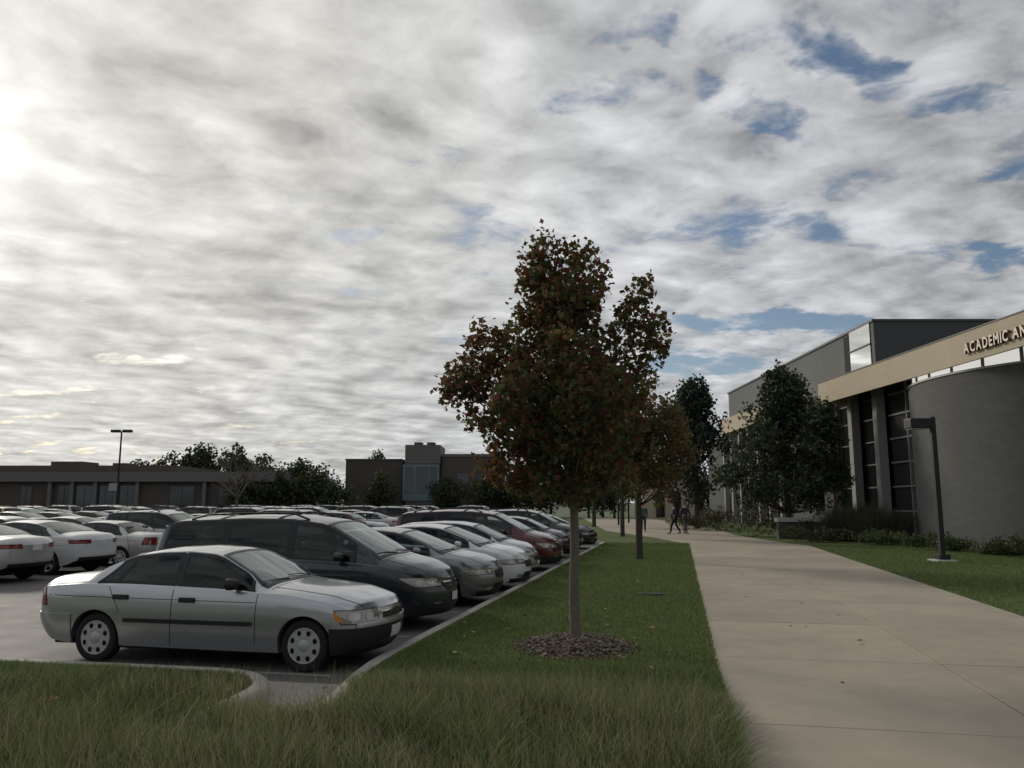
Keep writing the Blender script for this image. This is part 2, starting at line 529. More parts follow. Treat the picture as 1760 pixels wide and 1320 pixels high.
w = rng.uniform(.004, .009, n) * (1 + .3 * tall)
lean = rng.uniform(.15, .95, n)
r_ = rng.random(n)
ptc = .5 + .5 * vnoise(xy, 2.0, 41); ptd = .5 + .5 * vnoise(xy, 4.5, 43)
r_ = np.clip(r_ + .38 * (ptc - .5) + .22 * (ptd - .5), 0, .9999)
mi = np.where(r_ < .27 - .10 * tall, 0, np.where(r_ < .47 - .15 * tall, 1, np.where(r_ < .67 - .19 * tall, 2, np.where(r_ < .84 - .06 * tall, 3, np.where(r_ < .84 + .09 * tall, 4, 5)))))
V1, F1, M1 = blades(n, xy, h, w, lean, mi, 2)
me = arr_mesh('tall_grass', V1, F1, 4, gm, M1)
tag(link('tall_grass', me), 'unmown tall green and dry grass along the bottom of the picture', 'grass', kind='stuff')
# a thin sprinkling of taller seed stalks
ns = 6000
xy = scatter(ns * 3, -6, 2.0, 4.2, 8.6); s, p = sp_of(xy)
ok = (p > -3.8) & inview(xy) & (s < 8.3) & ~((p > -.5) & (p < .5) & (s > 7.2)) & (vnoise(xy, 1.4, 21) > -.15)
xy = xy[ok][:ns]; n = len(xy)
V1, F1, M1 = blades(n, xy, rng.uniform(.24, .58, n) * np.clip((9.2 - xy[:, 1]) / 2.4, .4, 1), rng.uniform(.003, .0055, n), rng.uniform(.05, .55, n), rng.choice([3, 4, 4, 1], n), 3)
tag(link('seed_stalks', arr_mesh('seed_stalks', V1, F1, 4, gm, M1)), 'thin dry seed stalks standing above the unmown grass', 'grass', kind='stuff')
# grass spilling over the edge of the walkway
n = 3400
ss = rng.uniform(3.6, 8.9, n); k_ = np.clip((9.1 - ss) / 2.2, .15, 1); pp = -3.93 + np.abs(rng.normal(0, .16, n))
xy = np.array([O0.x, O0.y]) + ss[:, None] * np.array([E1.x, E1.y]) + pp[:, None] * np.array([E2.x, E2.y])
h = rng.uniform(.14, .42, n) * k_ * (.6 + .5 * (.5 + .5 * vnoise(xy, 3, 77)))
V1, F1, M1 = blades(n, xy, h, rng.uniform(.005, .009, n), rng.uniform(.35, 1.15, n), rng.choice([0, 1, 2, 2, 3, 4, 5], n), 3, la=rng.normal(math.atan2(-E2.y, -E2.x), .7, n))
tag(link('edge_grass', arr_mesh('edge_grass', V1, F1, 4, gm, M1)), 'long grass arching over the left edge of the walkway', 'grass', kind='stuff')
# broken dry stems lying across the grass
mb = MB()
for (x, y, l, a, e) in [(-3.0, 6.9, .5, .5, .5), (-3.6, 6.5, .4, 2.2, .4), (-2.5, 6.2, .35, 1.0, .9), (-4.3, 6.6, .3, 1.5, 1.2), (-2.2, 6.9, .4, .9, .6), (-1.2, 6.4, .3, 2.0, .8)]:
    a0 = Vector((x, y, .22)); d = Vector((math.cos(a) * math.cos(e), math.sin(a) * math.cos(e), math.sin(e)))
    mb.tube([a0, a0 + d * l * .5 + Vector((0, 0, .02)), a0 + d * l], [.005, .0045, .002], 5)
tag(mb.build('dry_stems', gm[4]), 'bent straw coloured stems lying in the unmown grass', 'grass', kind='stuff')

# mown lawn
MULCH = (0.80, 10.42, 1.0)      # x, y and radius of the bark ring
def mown(name, label, xy, ok, hmul=1.0):
    xy = xy[ok]; n = len(xy)
    dist = xy[:, 1]
    h = rng.uniform(.030, .065, n) * hmul * (1 + .35 * vnoise(xy, 2.2, 31)); w = .006 + .0006 * dist
    r_ = rng.random(n); pt = vnoise(xy, .9, 33)
    mi = np.where(r_ < .34, 0, np.where(r_ < .58 + .2 * pt, 1, np.where(r_ < .84, 2, np.where(r_ < .955, 3, np.where(r_ < .97, 4, 5)))))
    V1, F1, M1 = blades(n, xy, h, w, rng.uniform(.2, .9, n), mi, 1)
    tag(link(name, arr_mesh(name, V1, F1, 4, gm, M1)), label, 'grass', kind='stuff')
yy = 8.2 * (40 / 8.2) ** rng.random(330000)
xy = np.stack([rng.uniform(-2.4, 6.2, len(yy)) + (yy - 8.2) * .15, yy], 1)
s, p = sp_of(xy)
ok = (p > -3.95) & (p < -.24) & (s > 8.3) & (s < 37.5) & ((xy[:, 0] - MULCH[0]) ** 2 + (xy[:, 1] - MULCH[1]) ** 2 > (MULCH[2] * .70 * (1 + .08 * vnoise(xy, 6, 2))) ** 2)
mown('mown_grass', 'short mown grass strip between the kerb and the walkway', xy, ok)
yy = 12 * (40 / 12) ** rng.random(150000)
xy = np.stack([rng.uniform(7.5, 18, len(yy)), yy], 1)
s, p = sp_of(xy)
mown('mown_grass', 'short mown grass round the right hand lamp post', xy, (p < -8.90) & (s < 37) & (xy[:, 0] < .68 * xy[:, 1] + 1))

# bark ring round the near tree
m_mulch = mat('bark_mulch', (.085, .062, .050), .95, var=.5, vscale=30, bump=1, bscale=60)
mch = [mat('chip_a', (.115, .085, .06), .9), mat('chip_b', (.165, .13, .095), .9), mat('chip_c', (.07, .052, .04), .9), mat('chip_d', (.26, .215, .165), .9)]
mb = MB(); rows = []
for r_ in np.linspace(0.02, 1, 9):
    rows.append([(MULCH[0] + math.cos(a) * MULCH[2] * .75 * r_ * (1 + .05 * math.sin(3 * a + 1) + .04 * math.sin(7 * a)), MULCH[1] + math.sin(a) * MULCH[2] * .92 * r_ * (1 + .05 * math.sin(2 * a)), .154 + .07 * (1 - r_ ** 2)) for a in np.linspace(0, 2 * math.pi, 49)])
mul = mb.grid(rows).build('mulch_ring', m_mulch, smooth=True)
tag(mul, 'oval ring of brown bark mulch round the foot of the near maple', 'mulch')
n = 7000
a = rng.uniform(0, 2 * np.pi, n); rr = np.sqrt(rng.random(n)) * 1.05
cx = MULCH[0] + np.cos(a) * MULCH[2] * .75 * rr; cy = MULCH[1] + np.sin(a) * MULCH[2] * .92 * rr
cz = .158 + .07 * np.clip(1 - rr ** 2, 0, 1) + rng.uniform(0, .02, n)
l = rng.uniform(.008, .024, n); wd = l * rng.uniform(.25, .6, n); t = rng.uniform(0, 2 * np.pi, n)
ux, uy, uz = np.cos(t) * l, np.sin(t) * l, rng.uniform(-.5, .5, n) * l
vx, vy, vz = -np.sin(t) * wd, np.cos(t) * wd, rng.uniform(-.6, .6, n) * wd
c = np.stack([cx, cy, cz], 1); U = np.stack([ux, uy, uz], 1); V_ = np.stack([vx, vy, vz], 1)
VV = np.stack([c - U - V_, c + U - V_, c + U + V_, c - U + V_], 1).reshape(-1, 3)
ch = link('bark_chips', arr_mesh('bark_chips', VV, np.arange(4 * n), 4, mch, rng.choice([0, 0, 1, 2, 2, 3], n)), mul)
ch['kind'] = 'stuff'

# fallen leaves
fl = [mat('fallen_red', (.16, .06, .03), .8), mat('fallen_orange', (.26, .12, .035), .8), mat('fallen_brown', (.14, .09, .05), .85), mat('fallen_yellow', (.34, .26, .09), .8)]
xy = np.concatenate([scatter(60, -1, 2.0, 8.8, 13), scatter(30, 1, 6, 10, 24), scatter(4, 2.6, 6.5, 7, 20), scatter(30, -4, 2, 5.5, 8.5)])
n = len(xy); z = np.where(sp_of(xy)[1] < -3.95, .158, .2)
t = rng.uniform(0, 6.28, n); l = rng.uniform(.02, .045, n)
c = np.stack([xy[:, 0], xy[:, 1], z], 1)
U = np.stack([np.cos(t) * l, np.sin(t) * l, rng.uniform(-.2, .4, n) * l], 1); V_ = np.stack([-np.sin(t) * l * .8, np.cos(t) * l * .8, rng.uniform(-.2, .4, n) * l], 1)
VV = np.stack([c - U, c - V_ * .9 + np.array([0, 0, .006]), c + U, c + V_], 1).reshape(-1, 3)
tag(link('fallen_leaves', arr_mesh('fallen_leaves', VV, np.arange(4 * n), 4, fl, rng.choice([0, 1, 2, 2, 3], n))), 'scattered dry fallen leaves on the grass and the walkway', 'leaves', kind='stuff')
# the one bright orange leaf in the grass at lower left
mb = MB()
for k in range(5):
    a = k * 2 * math.pi / 5
    mb.poly([(0, 0, 0), (.05 * math.cos(a - .3), .05 * math.sin(a - .3), .015), (.085 * math.cos(a), .085 * math.sin(a), .03), (.05 * math.cos(a + .3), .05 * math.sin(a + .3), .02)])
tag(mb.build('fallen_leaf', mat('bright_orange_leaf', (.75, .22, .04), .6, trans=.3), loc=(-4.0, 7.2, .26), rz=.4), 'single bright orange leaf caught in the tall grass at lower left', 'leaf')
# small cover plate sunk in the lawn
mb = MB().box(-.28, .28, -.12, .12, 0, .03)
vo = mb.build('valve_cover', mat('cast_iron', (.03, .03, .03), .6), loc=(2.75, 16.1, .155), rz=-LY)
tag(vo, 'dark flat utility cover sunk in the mown grass', 'cover')
MB().box(-.24, -.02, -.09, .09, .03, .036).build('lid', MATS['cast_iron'], vo)
MB().box(.02, .24, -.09, .09, .03, .036).build('lid', MATS['cast_iron'], vo)
# ================================================================== CARS
m_tyre = mat('tyre_rubber', (.018, .018, .019), .85, spec=.3)
m_dark = mat('black_plastic', (.016, .016, .017), .55, spec=.4)
m_trim = mat('window_trim', (.012, .012, .013), .4, spec=.4)
m_under = mat('underbody', (.01, .01, .01), .9, spec=.1)
m_alloy = mat('alloy', (.52, .53, .54), .35, metal=.6)
m_hub = mat('hubcap_grey', (.40, .40, .40), .45, metal=.3)
m_chrome = mat('chrome', (.8, .8, .8), .12, metal=1.0)
m_seat = mat('seat_cloth', (.15, .15, .155), .9, var=.2, vscale=20)
m_dash = mat('dashboard', (.03, .03, .032), .7)
m_lens = mat('headlight_lens', (.30, .285, .25), .10, metal=.35, coat=1.0, spec=.6, var=.35, vscale=26)
m_refl = mat('reflector', (.50, .50, .48), .35, metal=.7)
m_amber = mat('amber_lens', (.55, .22, .04), .2, coat=1.0)
m_red = mat('tail_lens', (.20, .010, .009), .18, coat=1.0)
m_plate = mat('plate', (.62, .62, .60), .5)
g_clear = glass_mat('car_glass', (.60, .66, .64), 1.5)
g_wind = glass_mat('windscreen_glass', (.42, .50, .46), 2.1, sky_sheen=(.42, .52, .48), hz=.16)  # sky reflection partly painted in as a pale diffuse tone
g_tint = glass_mat('tinted_glass', (.07, .08, .085), 1.5)

def prof(pts, sm=.08):
    xs = np.array([p[0] for p in pts], float); zs = np.array([p[1] for p in pts], float)
    g = np.arange(xs[0], xs[-1] + .005, .01)
    v = np.interp(g, xs, zs)
    k = max(1, int(sm / .01))
    if k > 1:
        pad = np.concatenate([2 * v[0] - v[k:0:-1], v, 2 * v[-1] - v[-2:-k - 2:-1]])
        for _ in range(2):
            pad = np.convolve(pad, np.ones(k) / k, 'same')
        v = pad[k:k + len(g)]
        v[0] = zs[0]; v[-1] = zs[-1]
    return lambda x: float(np.interp(x, g, v))

def sstep(a, b, x):
    t = min(1, max(0, (x - a) / (b - a))); return t * t * (3 - 2 * t)

class CarShape:
    def __init__(s, d):
        s.d = d
        s.xr, s.xf = d['x']
        s.zt = prof(d['top'], .07); s.zs = prof(d['belt'], .12); s.zb = prof(d['bot'], .1); s.hw = prof(d['hw'], .06)
        s.cf, s.cr = d['cf'], d['cr']
        s.ax = d['ax']; s.ar = d['ar']; s.wr = d['wr']
        s.tum = d.get('tum', .5)
        s.lp = prof([(0, .925), (.12, .955), (.35, .985), (.62, 1.0), (.86, .992), (.94, .978), (1.0, .955), (1.6, .955)], .05)
        s.NL, s.NS, s.NC = 12, 16, 14
    def c(s, x):
        return s.cf * sstep(.1, s.xf * .75, x) - s.cr * sstep(-.1, s.xr * .85, x) if x > 0 else -s.cr * sstep(.1, -s.xr * .85, -x)
    def bottom(s, x):
        z = s.zb(x)
        for a in s.ax:
            q = s.ar ** 2 - (x - a) ** 2
            if q > 0: z = max(z, s.wr + math.sqrt(q))
        return z
    def wp(s, x, y, z):
        h = s.hw(x); x0 = x
        if x > s.xf - .45:
            te = sstep(s.xf - .45, s.xf, x); zn = s.zs(s.xf) - .12
            tu = sstep(s.xf - .16, s.xf, x)
            x0 = x - te * .13 * (max(0, min(1, (.42 - z) / .22)) ** 1.7) - tu * .05 * (max(0, min(1, (z - zn) / .18)) ** 1.8)
        elif x < s.xr + .45:
            te = sstep(s.xr + .45, s.xr, x)
            x0 = x + te * .10 * (max(0, min(1, (.55 - z) / .22)) ** 1.7)
        return Vector((x0 + s.c(x) * (1 - min(1, (y / h)) ** 2), y, z))
    def low(s, x, z):
        r = (z - .18) / max(.05, s.zs(x) - .18)
        return s.wp(x, s.hw(x) * s.lp(min(1.2, max(0, r))), z)
    def up(s, x, k):
        """upper half of the section: k in 0..1 side glass, 1..2 roof to the centre line"""
        zs, zt, h = s.zs(x), s.zt(x), s.hw(x)
        yb = h * .955
        g = sstep(.09, .24, zt - zs)
        ze = zs + (zt - zs) * s.d.get('edge', .90)
        ye = max(.2, yb - .035 - s.tum * (ze - zs))
        if k <= 1:
            a = k
            gy = (yb - .025) + (ye - yb + .025) * a - .015 * math.sin(math.pi * a) * -1
            gz = zs + .012 * min(1, a * 8) + (ze - zs - .012) * a
            q = .10 * a
        else:
            v = 2 - k
            gy = ye * v
            gz = ze + (zt - ze) * (1 - v ** 2.3)
            q = .10 + .90 * (k - 1)
        hy = yb * (1 - q)
        hz = zs + (zt - zs) * (1 - (1 - q) ** 4.5)
        return s.wp(x, gy * g + hy * (1 - g), gz * g + hz * (1 - g))
    def front(s, a, z, end=1):
        """walks round the corner: a < 0 along the flank, a > 0 across the nose (or the tail, end = -1)"""
        xe = s.xf if end > 0 else s.xr
        if a <= 0:
            return s.low(xe + a * end, z)
        y0 = s.low(xe, z).y
        y = y0 - a
        return s.wp(xe, y, z)

def nrm(f, a, b, e=.004):
    p = f(a, b); u = f(a + e, b) - f(a - e, b); v = f(a, b + e) - f(a, b - e)
    n = u.cross(v)
    if n.length < 1e-9: return Vector((0, 1, 0))
    n.normalize()
    return n

def flip(me):
    me2 = me.copy()
    co = np.empty(len(me2.vertices) * 3, np.float32); me2.vertices.foreach_get('co', co)
    co = co.reshape(-1, 3); co[:, 1] *= -1; me2.vertices.foreach_set('co', co.ravel())
    me2.flip_normals(); me2.update()
    return me2

def outward(p, n, c=Vector((0, 0, .75))):
    q = p - Vector((p.x * .75, 0, c.z))
    return n if n.dot(q) > 0 else -n

def patch(f, A, B, na, nb, off, thick=True):
    """grid over a surface function; A(b) gives the two limits of a, B the two limits of b"""
    rows = []
    for j in range(nb + 1):
        b = B[0] + (B[1] - B[0]) * j / nb
        a0, a1 = A(b) if callable(A) else A
        r = []
        for i in range(na + 1):
            a = a0 + (a1 - a0) * i / na
            p = f(a, b); r.append(p + outward(p, nrm(f, a, b)) * off)
        rows.append(r)
    return orient(rows)

def orient(rows):
    """winds a grid of points so that its normals look outward"""
    i, j = len(rows) // 2 - (1 if len(rows) == 2 else 0), len(rows[0]) // 2 - 1
    a, b, c_ = rows[i][j], rows[i][j + 1], rows[min(i + 1, len(rows) - 1)][j]
    if i + 1 >= len(rows): c_ = rows[i][j] + (rows[i][j] - rows[i - 1][j])
    n = (b - a).cross(c_ - a)
    return rows if n.dot(outward(a, n) if n.length else n) > 0 else [r[::-1] for r in rows]

def ring(f, A, B, m, off, n=24):
    """frame round a patch; m = (margin in a, margin in b)"""
    def P(u, v, ma, mb):
        bb = B[0] - mb + (B[1] - B[0] + 2 * mb) * v
        bq = min(B[1], max(B[0], bb))
        a0, a1 = A(bq) if callable(A) else A
        a = a0 - ma + (a1 - a0 + 2 * ma) * u
        p = f(a, bb); return p + outward(p, nrm(f, a, bb)) * off
    loop = [(i / n, 0) for i in range(n)] + [(1, i / n) for i in range(n)] + [(1 - i / n, 1) for i in range(n)] + [(0, 1 - i / n) for i in range(n)]
    loop.append(loop[0])
    return [[P(u, v, -.004, -.004 * m[1] / m[0]) for u, v in loop], [P(u, v, m[0], m[1]) for u, v in loop]]

def car_template(key, d):
    S = CarShape(d)
    parts = []          # (name, mesh, material or 'paint', location, rotz, parent index or None, far)
    def add(name, mb, m, far=False, parent=None, smooth=True, angle=R(40), loc=(0, 0, 0), rz=0.0, both=False):
        me = mb.mesh(name, smooth, angle) if isinstance(mb, MB) else mb
        if not me.materials: me.materials.append(m if m != 'paint' else MATS['paint_silver'])
        parts.append((name, me, m, loc, rz, parent, far)); i = len(parts) - 1
        if both:
            parts.append((name, flip(me), m, (loc[0], -loc[1], loc[2]), -rz, parent, far))
        return i
    # ---- windows in surface coordinates
    side_f = lambda x, u: S.up(x, u)
    sw = d['side_win']            # list of (xl at sill, xl at roof, xr at sill, xr at roof, tinted)
    u0, u1 = d.get('su', (.10, .90))
    ws = d['windscreen']; bl = d['backlight']     # (x0, x1) along the centre
    crown_k = lambda x, v: S.up(x, 2 - abs(v)) if v >= 0 else Vector((S.up(x, 2 + v).x, -S.up(x, 2 + v).y, S.up(x, 2 + v).z))
    vw = d.get('vw', .90)
    # ---- shell
    xs = set(np.round(np.arange(S.xr, S.xf + 1e-6, (S.xf - S.xr) / 130), 5).tolist())
    for a in S.ax:
        for t in np.linspace(-1, 1, 25): xs.add(round(a + S.ar * math.sin(t * math.pi / 2), 5))
        xs.add(round(a - S.ar - .002, 5)); xs.add(round(a + S.ar + .002, 5))
    xs = sorted(x for x in xs if S.xr <= x <= S.xf)
    ff = [xs[0]]
    for x in xs[1:]:
        if x - ff[-1] > .0015: ff.append(x)
    ff[-1] = S.xf; xs = ff
    ks = [i / S.NS for i in range(1, S.NS + 1)] + [1 + i / S.NC for i in range(1, S.NC + 1)]
    secs = []
    for x in xs:
        z0, z1 = S.bottom(x), S.zs(x)
        sec = []
        pe = S.low(x, z0)
        sec.append(Vector((pe.x, max(.05, pe.y - .10), z0 + .0)))
        for i in range(S.NL + 1): sec.append(S.low(x, z0 + (z1 - z0) * i / S.NL))
        for k in ks: sec.append(S.up(x, k))
        secs.append(sec)
    M = len(secs[0])
    mb = MB()
    N = len(xs)
    for sec in secs: mb.v += [tuple(p) for p in sec]
    off = len(mb.v)
    for sec in secs: mb.v += [(p.x, -p.y, p.z) for p in sec]
    hx = (S.xf - S.xr) / 130 * .55
    def hole(xm, j):
        """is the cell between section points j and j+1 inside a window?"""
        jj = j - (S.NL + 1)
        if jj < 0: return False
        k0 = 0 if jj == 0 else ks[jj - 1]; km = (k0 + ks[jj]) / 2
        if km < 1:
            du = .5 / S.NS
            if not (u0 - du < km < u1 + du): return False
            t = km
            for (a0, a1, b0, b1, _) in sw:
                if a0 + (a1 - a0) * t - hx < xm < b0 + (b1 - b0) * t + hx: return True
            return False
        v = 2 - km
        if v > vw + .5 / S.NC: return False
        return (ws[0] - hx < xm < ws[1] + hx) or (bl is not None and bl[0] - hx < xm < bl[1] + hx)
    for i in range(N - 1):
        xm = (xs[i] + xs[i + 1]) / 2
        for j in range(M - 1):
            if hole(xm, j): continue
            a, b, c_, e = i * M + j, (i + 1) * M + j, (i + 1) * M + j + 1, i * M + j + 1
            mb.f.append((a, b, c_, e)[::-1] if False else (a, e, c_, b)[::-1])
            mb.f.append((off + a, off + e, off + c_, off + b))
    # nose and tail faces
    for end, i in ((1, N - 1), (-1, 0)):
        sec = secs[i]; K = 16; rows = []
        xe = xs[i]
        for j in range(1, M):
            y0 = sec[j].y
            rows.append([S.wp(xe, 0, 0) + Vector((0, 0, 0)) if False else Vector((S.wp(xe, abs(y0 * (1 - 2 * k / K)), sec[j].z).x, y0 * (1 - 2 * k / K), sec[j].z)) for k in range(K + 1)])
        mb.grid(rows if end < 0 else [r[::-1] for r in rows])
    me = mb.mesh('body', True)
    bm = bmesh.new(); bm.from_mesh(me)
    bmesh.ops.remove_doubles(bm, verts=bm.verts, dist=.0012)
    bmesh.ops.recalc_face_normals(bm, faces=bm.faces)
    bm.to_mesh(me); bm.free()
    me.polygons.foreach_set('use_smooth', [True] * len(me.polygons))
    me.set_sharp_from_angle(angle=R(38))
    body = add('body', me, 'paint', True)
    # ---- glass
    for q, (a0, a1, b0, b1, tint) in enumerate(sw):
        A = lambda u, a0=a0, a1=a1, b0=b0, b1=b1: (a0 + (a1 - a0) * u, b0 + (b1 - b0) * u)
        g = MB().grid(patch(side_f, A, (u0, u1), 14, 6, .002))
        i = add('side_window', g, g_tint if tint else g_clear, True, both=True)
        add('window_trim', MB().grid(ring(side_f, A, (u0, u1), (.042, .085), .006)), m_trim, True, both=True)
    for q in range(len(sw) - 1):
        L0, R0 = sw[q], sw[q + 1]
        A = lambda u, L0=L0, R0=R0: (L0[2] + (L0[3] - L0[2]) * u + .03, R0[0] + (R0[1] - R0[0]) * u - .03)
        add('pillar_trim', MB().grid(patch(side_f, A, (u0 - .06, u1 + .06), 3, 8, .0045)), m_trim, True, both=True)
    g = MB().grid(patch(crown_k, lambda v: ws, (-vw, vw), 12, 16, .002)); add('windscreen', g, g_wind, True)
    add('windscreen_trim', MB().grid(ring(crown_k, lambda v: ws, (-vw, vw), (.045, .075), .0055)), m_trim, True)
    if bl:
        g = MB().grid(patch(crown_k, lambda v: bl, (-vw, vw), 10, 16, .002)); add('rear_window', g, g_tint if d.get('tint') else g_clear, True)
        add('rear_window_trim', MB().grid(ring(crown_k, lambda v: bl, (-vw, vw), (.045, .075), .0055)), m_trim, True)
    # ---- under the shell
    mb = MB(); hwm = S.hw(0) * .93
    mb.box(S.xr + .25, S.ax[0] - S.ar - .02, -hwm * .86, hwm * .86, .20, .60)
    mb.box(S.ax[0] - S.ar - .02, S.ax[0] + S.ar + .02, -hwm + .24, hwm - .24, .24, .66)
    mb.box(S.ax[0] + S.ar + .02, S.ax[1] - S.ar - .02, -hwm, hwm, .19, .42)
    mb.box(S.ax[1] - S.ar - .02, S.ax[1] + S.ar + .02, -hwm + .24, hwm - .24, .22, .70)
    mb.box(S.ax[1] + S.ar + .02, S.xf - .2, -hwm * .84, hwm * .84, .20, .55)
    add('underbody', mb, m_under, True, smooth=False)
    # wheel wells
    for ax in S.ax:
        rows = []
        r = S.ar + .012
        for t in np.linspace(-10, 190, 21):
            x, z = ax + r * math.cos(R(t)), S.wr + r * math.sin(R(t))
            rows.append([(x, y, z) for y in (S.low(ax, .6).y - .085, S.low(ax, .6).y - .34)])
        mb = MB().grid(rows)
        mb.poly([(ax + r * math.cos(R(t)), S.low(ax, .6).y - .33, S.wr + r * math.sin(R(t))) for t in np.linspace(-10, 190, 21)])
        add('wheel_well', mb, m_under, True, both=True, smooth=False)
    # ---- wheels
    w = S.wr; tw = d.get('tw', .195); rr = d.get('rim', .185)
    tp = [(rr, tw * .42), (rr + .02, tw * .47), (w * .86, tw * .5), (w * .955, tw * .43), (w, tw * .30), (w, -tw * .30), (w * .955, -tw * .43), (w * .86, -tw * .5), (rr, -tw * .42)]
    tyre = MB().lathe(tp, 36).mesh('wheel', True, R(35)); tyre.materials.append(m_tyre)
    ry = tw * .5
    if d['wheel'] == 'hubcap':
        rim = MB().lathe([(rr + .004, ry * .82), (rr - .006, ry * .96), (rr - .03, ry * .88), (rr * .62, ry * .99), (rr * .36, ry * .92), (rr * .30, ry * 1.02), (.0, ry * 1.04)], 32).mesh('rim', True, R(40)); rim.materials.append(m_hub)
        nh, hr, hs = 8, rr * .735, rr * .125
        cuts = []
        for k in range(nh):
            a = 2 * math.pi * (k + .5) / nh
            cuts.append(MB().poly([(hr * math.cos(a) + hs * math.cos(t), ry * .99, hr * math.sin(a) + hs * 1.25 * math.sin(t)) for t in np.linspace(0, 2 * math.pi, 10, endpoint=False)][::-1]))
    else:
        rim = MB().lathe([(rr + .004, ry * .80), (rr, ry * .95), (rr - .015, ry * .85), (rr - .02, ry * .3)], 32)
        rim.lathe([(rr * .30, ry * .35), (rr * .30, ry * .80), (.0, ry * .84)], 16)
        nsp = 5 if d['wheel'] == 'five' else 10
        for k in range(nsp):
            a = 2 * math.pi * k / nsp
            ca, sa = math.cos(a), math.sin(a); wd = rr * (.17 if nsp == 5 else .085)
            q = []
            for (rad, hw_, y) in ((rr * .2, wd * 1.2, ry * .80), (rr * .98, wd, ry * .86)):
                for sg in (-1, 1): q.append((rad * ca - sg * hw_ * sa, y, rad * sa + sg * hw_ * ca))
            rim.poly([q[0], q[1], q[3], q[2]])
            for e in ((0, 2), (1, 3)):
                rim.poly([q[e[0]], q[e[1]], (q[e[1]][0], q[e[1]][1] - .05, q[e[1]][2]), (q[e[0]][0], q[e[0]][1] - .05, q[e[0]][2])])
        rim = rim.mesh('rim', True, R(35)); rim.materials.append(m_alloy)
        cuts = [MB().lathe([(rr * .97, ry * .28), (0, ry * .28)], 24)]
    cuts = [c_.mesh('rim_hole') for c_ in cuts]
    for c_ in cuts: c_.materials.append(m_under)
    ty = S.low(S.ax[0], S.wr + .1).y - tw * .5 - .012
    for ax in S.ax:
        for sd in (1, -1):
            i = add('wheel', tyre, m_tyre, True, loc=(ax, sd * ty, w), rz=0 if sd > 0 else math.pi)
            add('rim', rim, m_alloy, True, parent=i)
            for c_ in cuts: add('rim_hole' if len(cuts) > 1 else 'brake_disc', c_, m_under, False, parent=i)
    # ---- lamps, grille, bumper, plates
    ftf = lambda end: (lambda a, z: S.front(a, z, end))
    def lamp(name, end, a, z, m, off=.006, na=10, nb=4, far=True, mid=False):
        """a = (a0 low, a1 low, a0 high, a1 high)"""
        A = lambda zz: (a[0] + (a[2] - a[0]) * (zz - z[0]) / (z[1] - z[0]), a[1] + (a[3] - a[1]) * (zz - z[0]) / (z[1] - z[0]))
        add(name, MB().grid(patch(ftf(end), A, z, na, nb, off)), m, far, both=not mid)
        if name in ('headlight', 'tail_light'):
            hz = (z[0] - .012, z[1] + .010)
            H_ = lambda zz: (A(zz)[0] - .014, A(zz)[1] + .014)
            add('lamp_surround', MB().grid(patch(ftf(end), H_, hz, na, nb, off - .003)), m_trim, False, both=True)
        if name == 'headlight':
            zc_ = (z[0] + z[1]) / 2; hh = (z[1] - z[0]) * .33
            a0_, a1_ = A(zc_)
            for t_ in (.36, .70):
                ac = a0_ + (a1_ - a0_) * t_; ra = min(hh * 1.25, (a1_ - a0_) * .16)
                f_ = ftf(end); rows = []
                for rr2 in (.02, .55, .8, 1.0):
                    r = []
                    for tt in np.linspace(0, 2 * math.pi, 15):
                        aa, zz2 = ac + ra * rr2 * math.cos(tt), zc_ + hh * rr2 * math.sin(tt)
                        p = f_(aa, zz2); r.append(p + outward(p, nrm(f_, aa, zz2)) * (off + .004 - .003 * (rr2 < .5)))
                    rows.append(r)
                add('reflector', MB().grid(orient(rows)), m_refl, False, both=True)
    for L_ in d['lamps']: lamp(*L_)
    def full(name, end, a0, z, m, off, far=True):
        """a band from one flank right round to the other"""
        f = ftf(end); rows = []
        for j in range(6):
            zz = z[0] + (z[1] - z[0]) * j / 5
            y0 = f(0, zz).y
            As = list(np.linspace(a0, 0, 10)) + list(np.linspace(0, y0, 12))[1:]
            r = []
            for a in As:
                p = f(a, zz); r.append(p + outward(p, nrm(f, a, zz)) * off)
            rows.append(r + [Vector((p.x, -p.y, p.z)) for p in r[-2::-1]])
        # turned-in top and bottom edges give it thickness
        def inset(r, dz): return [Vector((p.x - (.03 if end > 0 else -.03), p.y * .96, p.z + dz)) for p in r]
        rows = orient([inset(rows[0], -.004)] + rows + [inset(rows[-1], .004)])
        add(name, MB().grid(rows), m, far, angle=R(50))
    for b in d['bands']: full(*b)
    def cplate(name, end, w_, z, m, off=.012, far=False, w2=None):
        """a piece centred on the nose or the tail"""
        f = ftf(end); rows = []
        for j in range(4):
            zz = z[0] + (z[1] - z[0]) * j / 3
            ww = w_ + ((w2 or w_) - w_) * j / 3
            y0 = f(0, zz).y
            r = []
            for k in range(9):
                y = ww / 2 - ww * k / 8
                p = f(y0 - abs(y), zz); n = outward(p, nrm(f, y0 - abs(y), zz)); p = p + n * off
                r.append(Vector((p.x, math.copysign(p.y, y) if abs(y) > 1e-6 else 0, p.z)))
            rows.append(r)
        add(name, MB().grid(rows), m, far)
    for b in d['centre']: cplate(*b)
    # ---- shut lines
    seams = MB()
    for (xa, xb, lo, hi) in d['seams']:
        pts = []
        for t in np.linspace(0, 1, 14):
            z = lo + (hi - lo) * t; x = xa + (xb - xa) * t
            hiz = S.zs(x) - .01
            pts.append((x, min(z, hiz)))
        rows = []
        for (x, z) in pts:
            p = S.low(x, z); n = Vector((0, 1, .0))
            rows.append([p + n * .0018 - Vector((.0045, 0, 0)), p + n * .0018 + Vector((.0045, 0, 0))])
        seams.grid(rows)
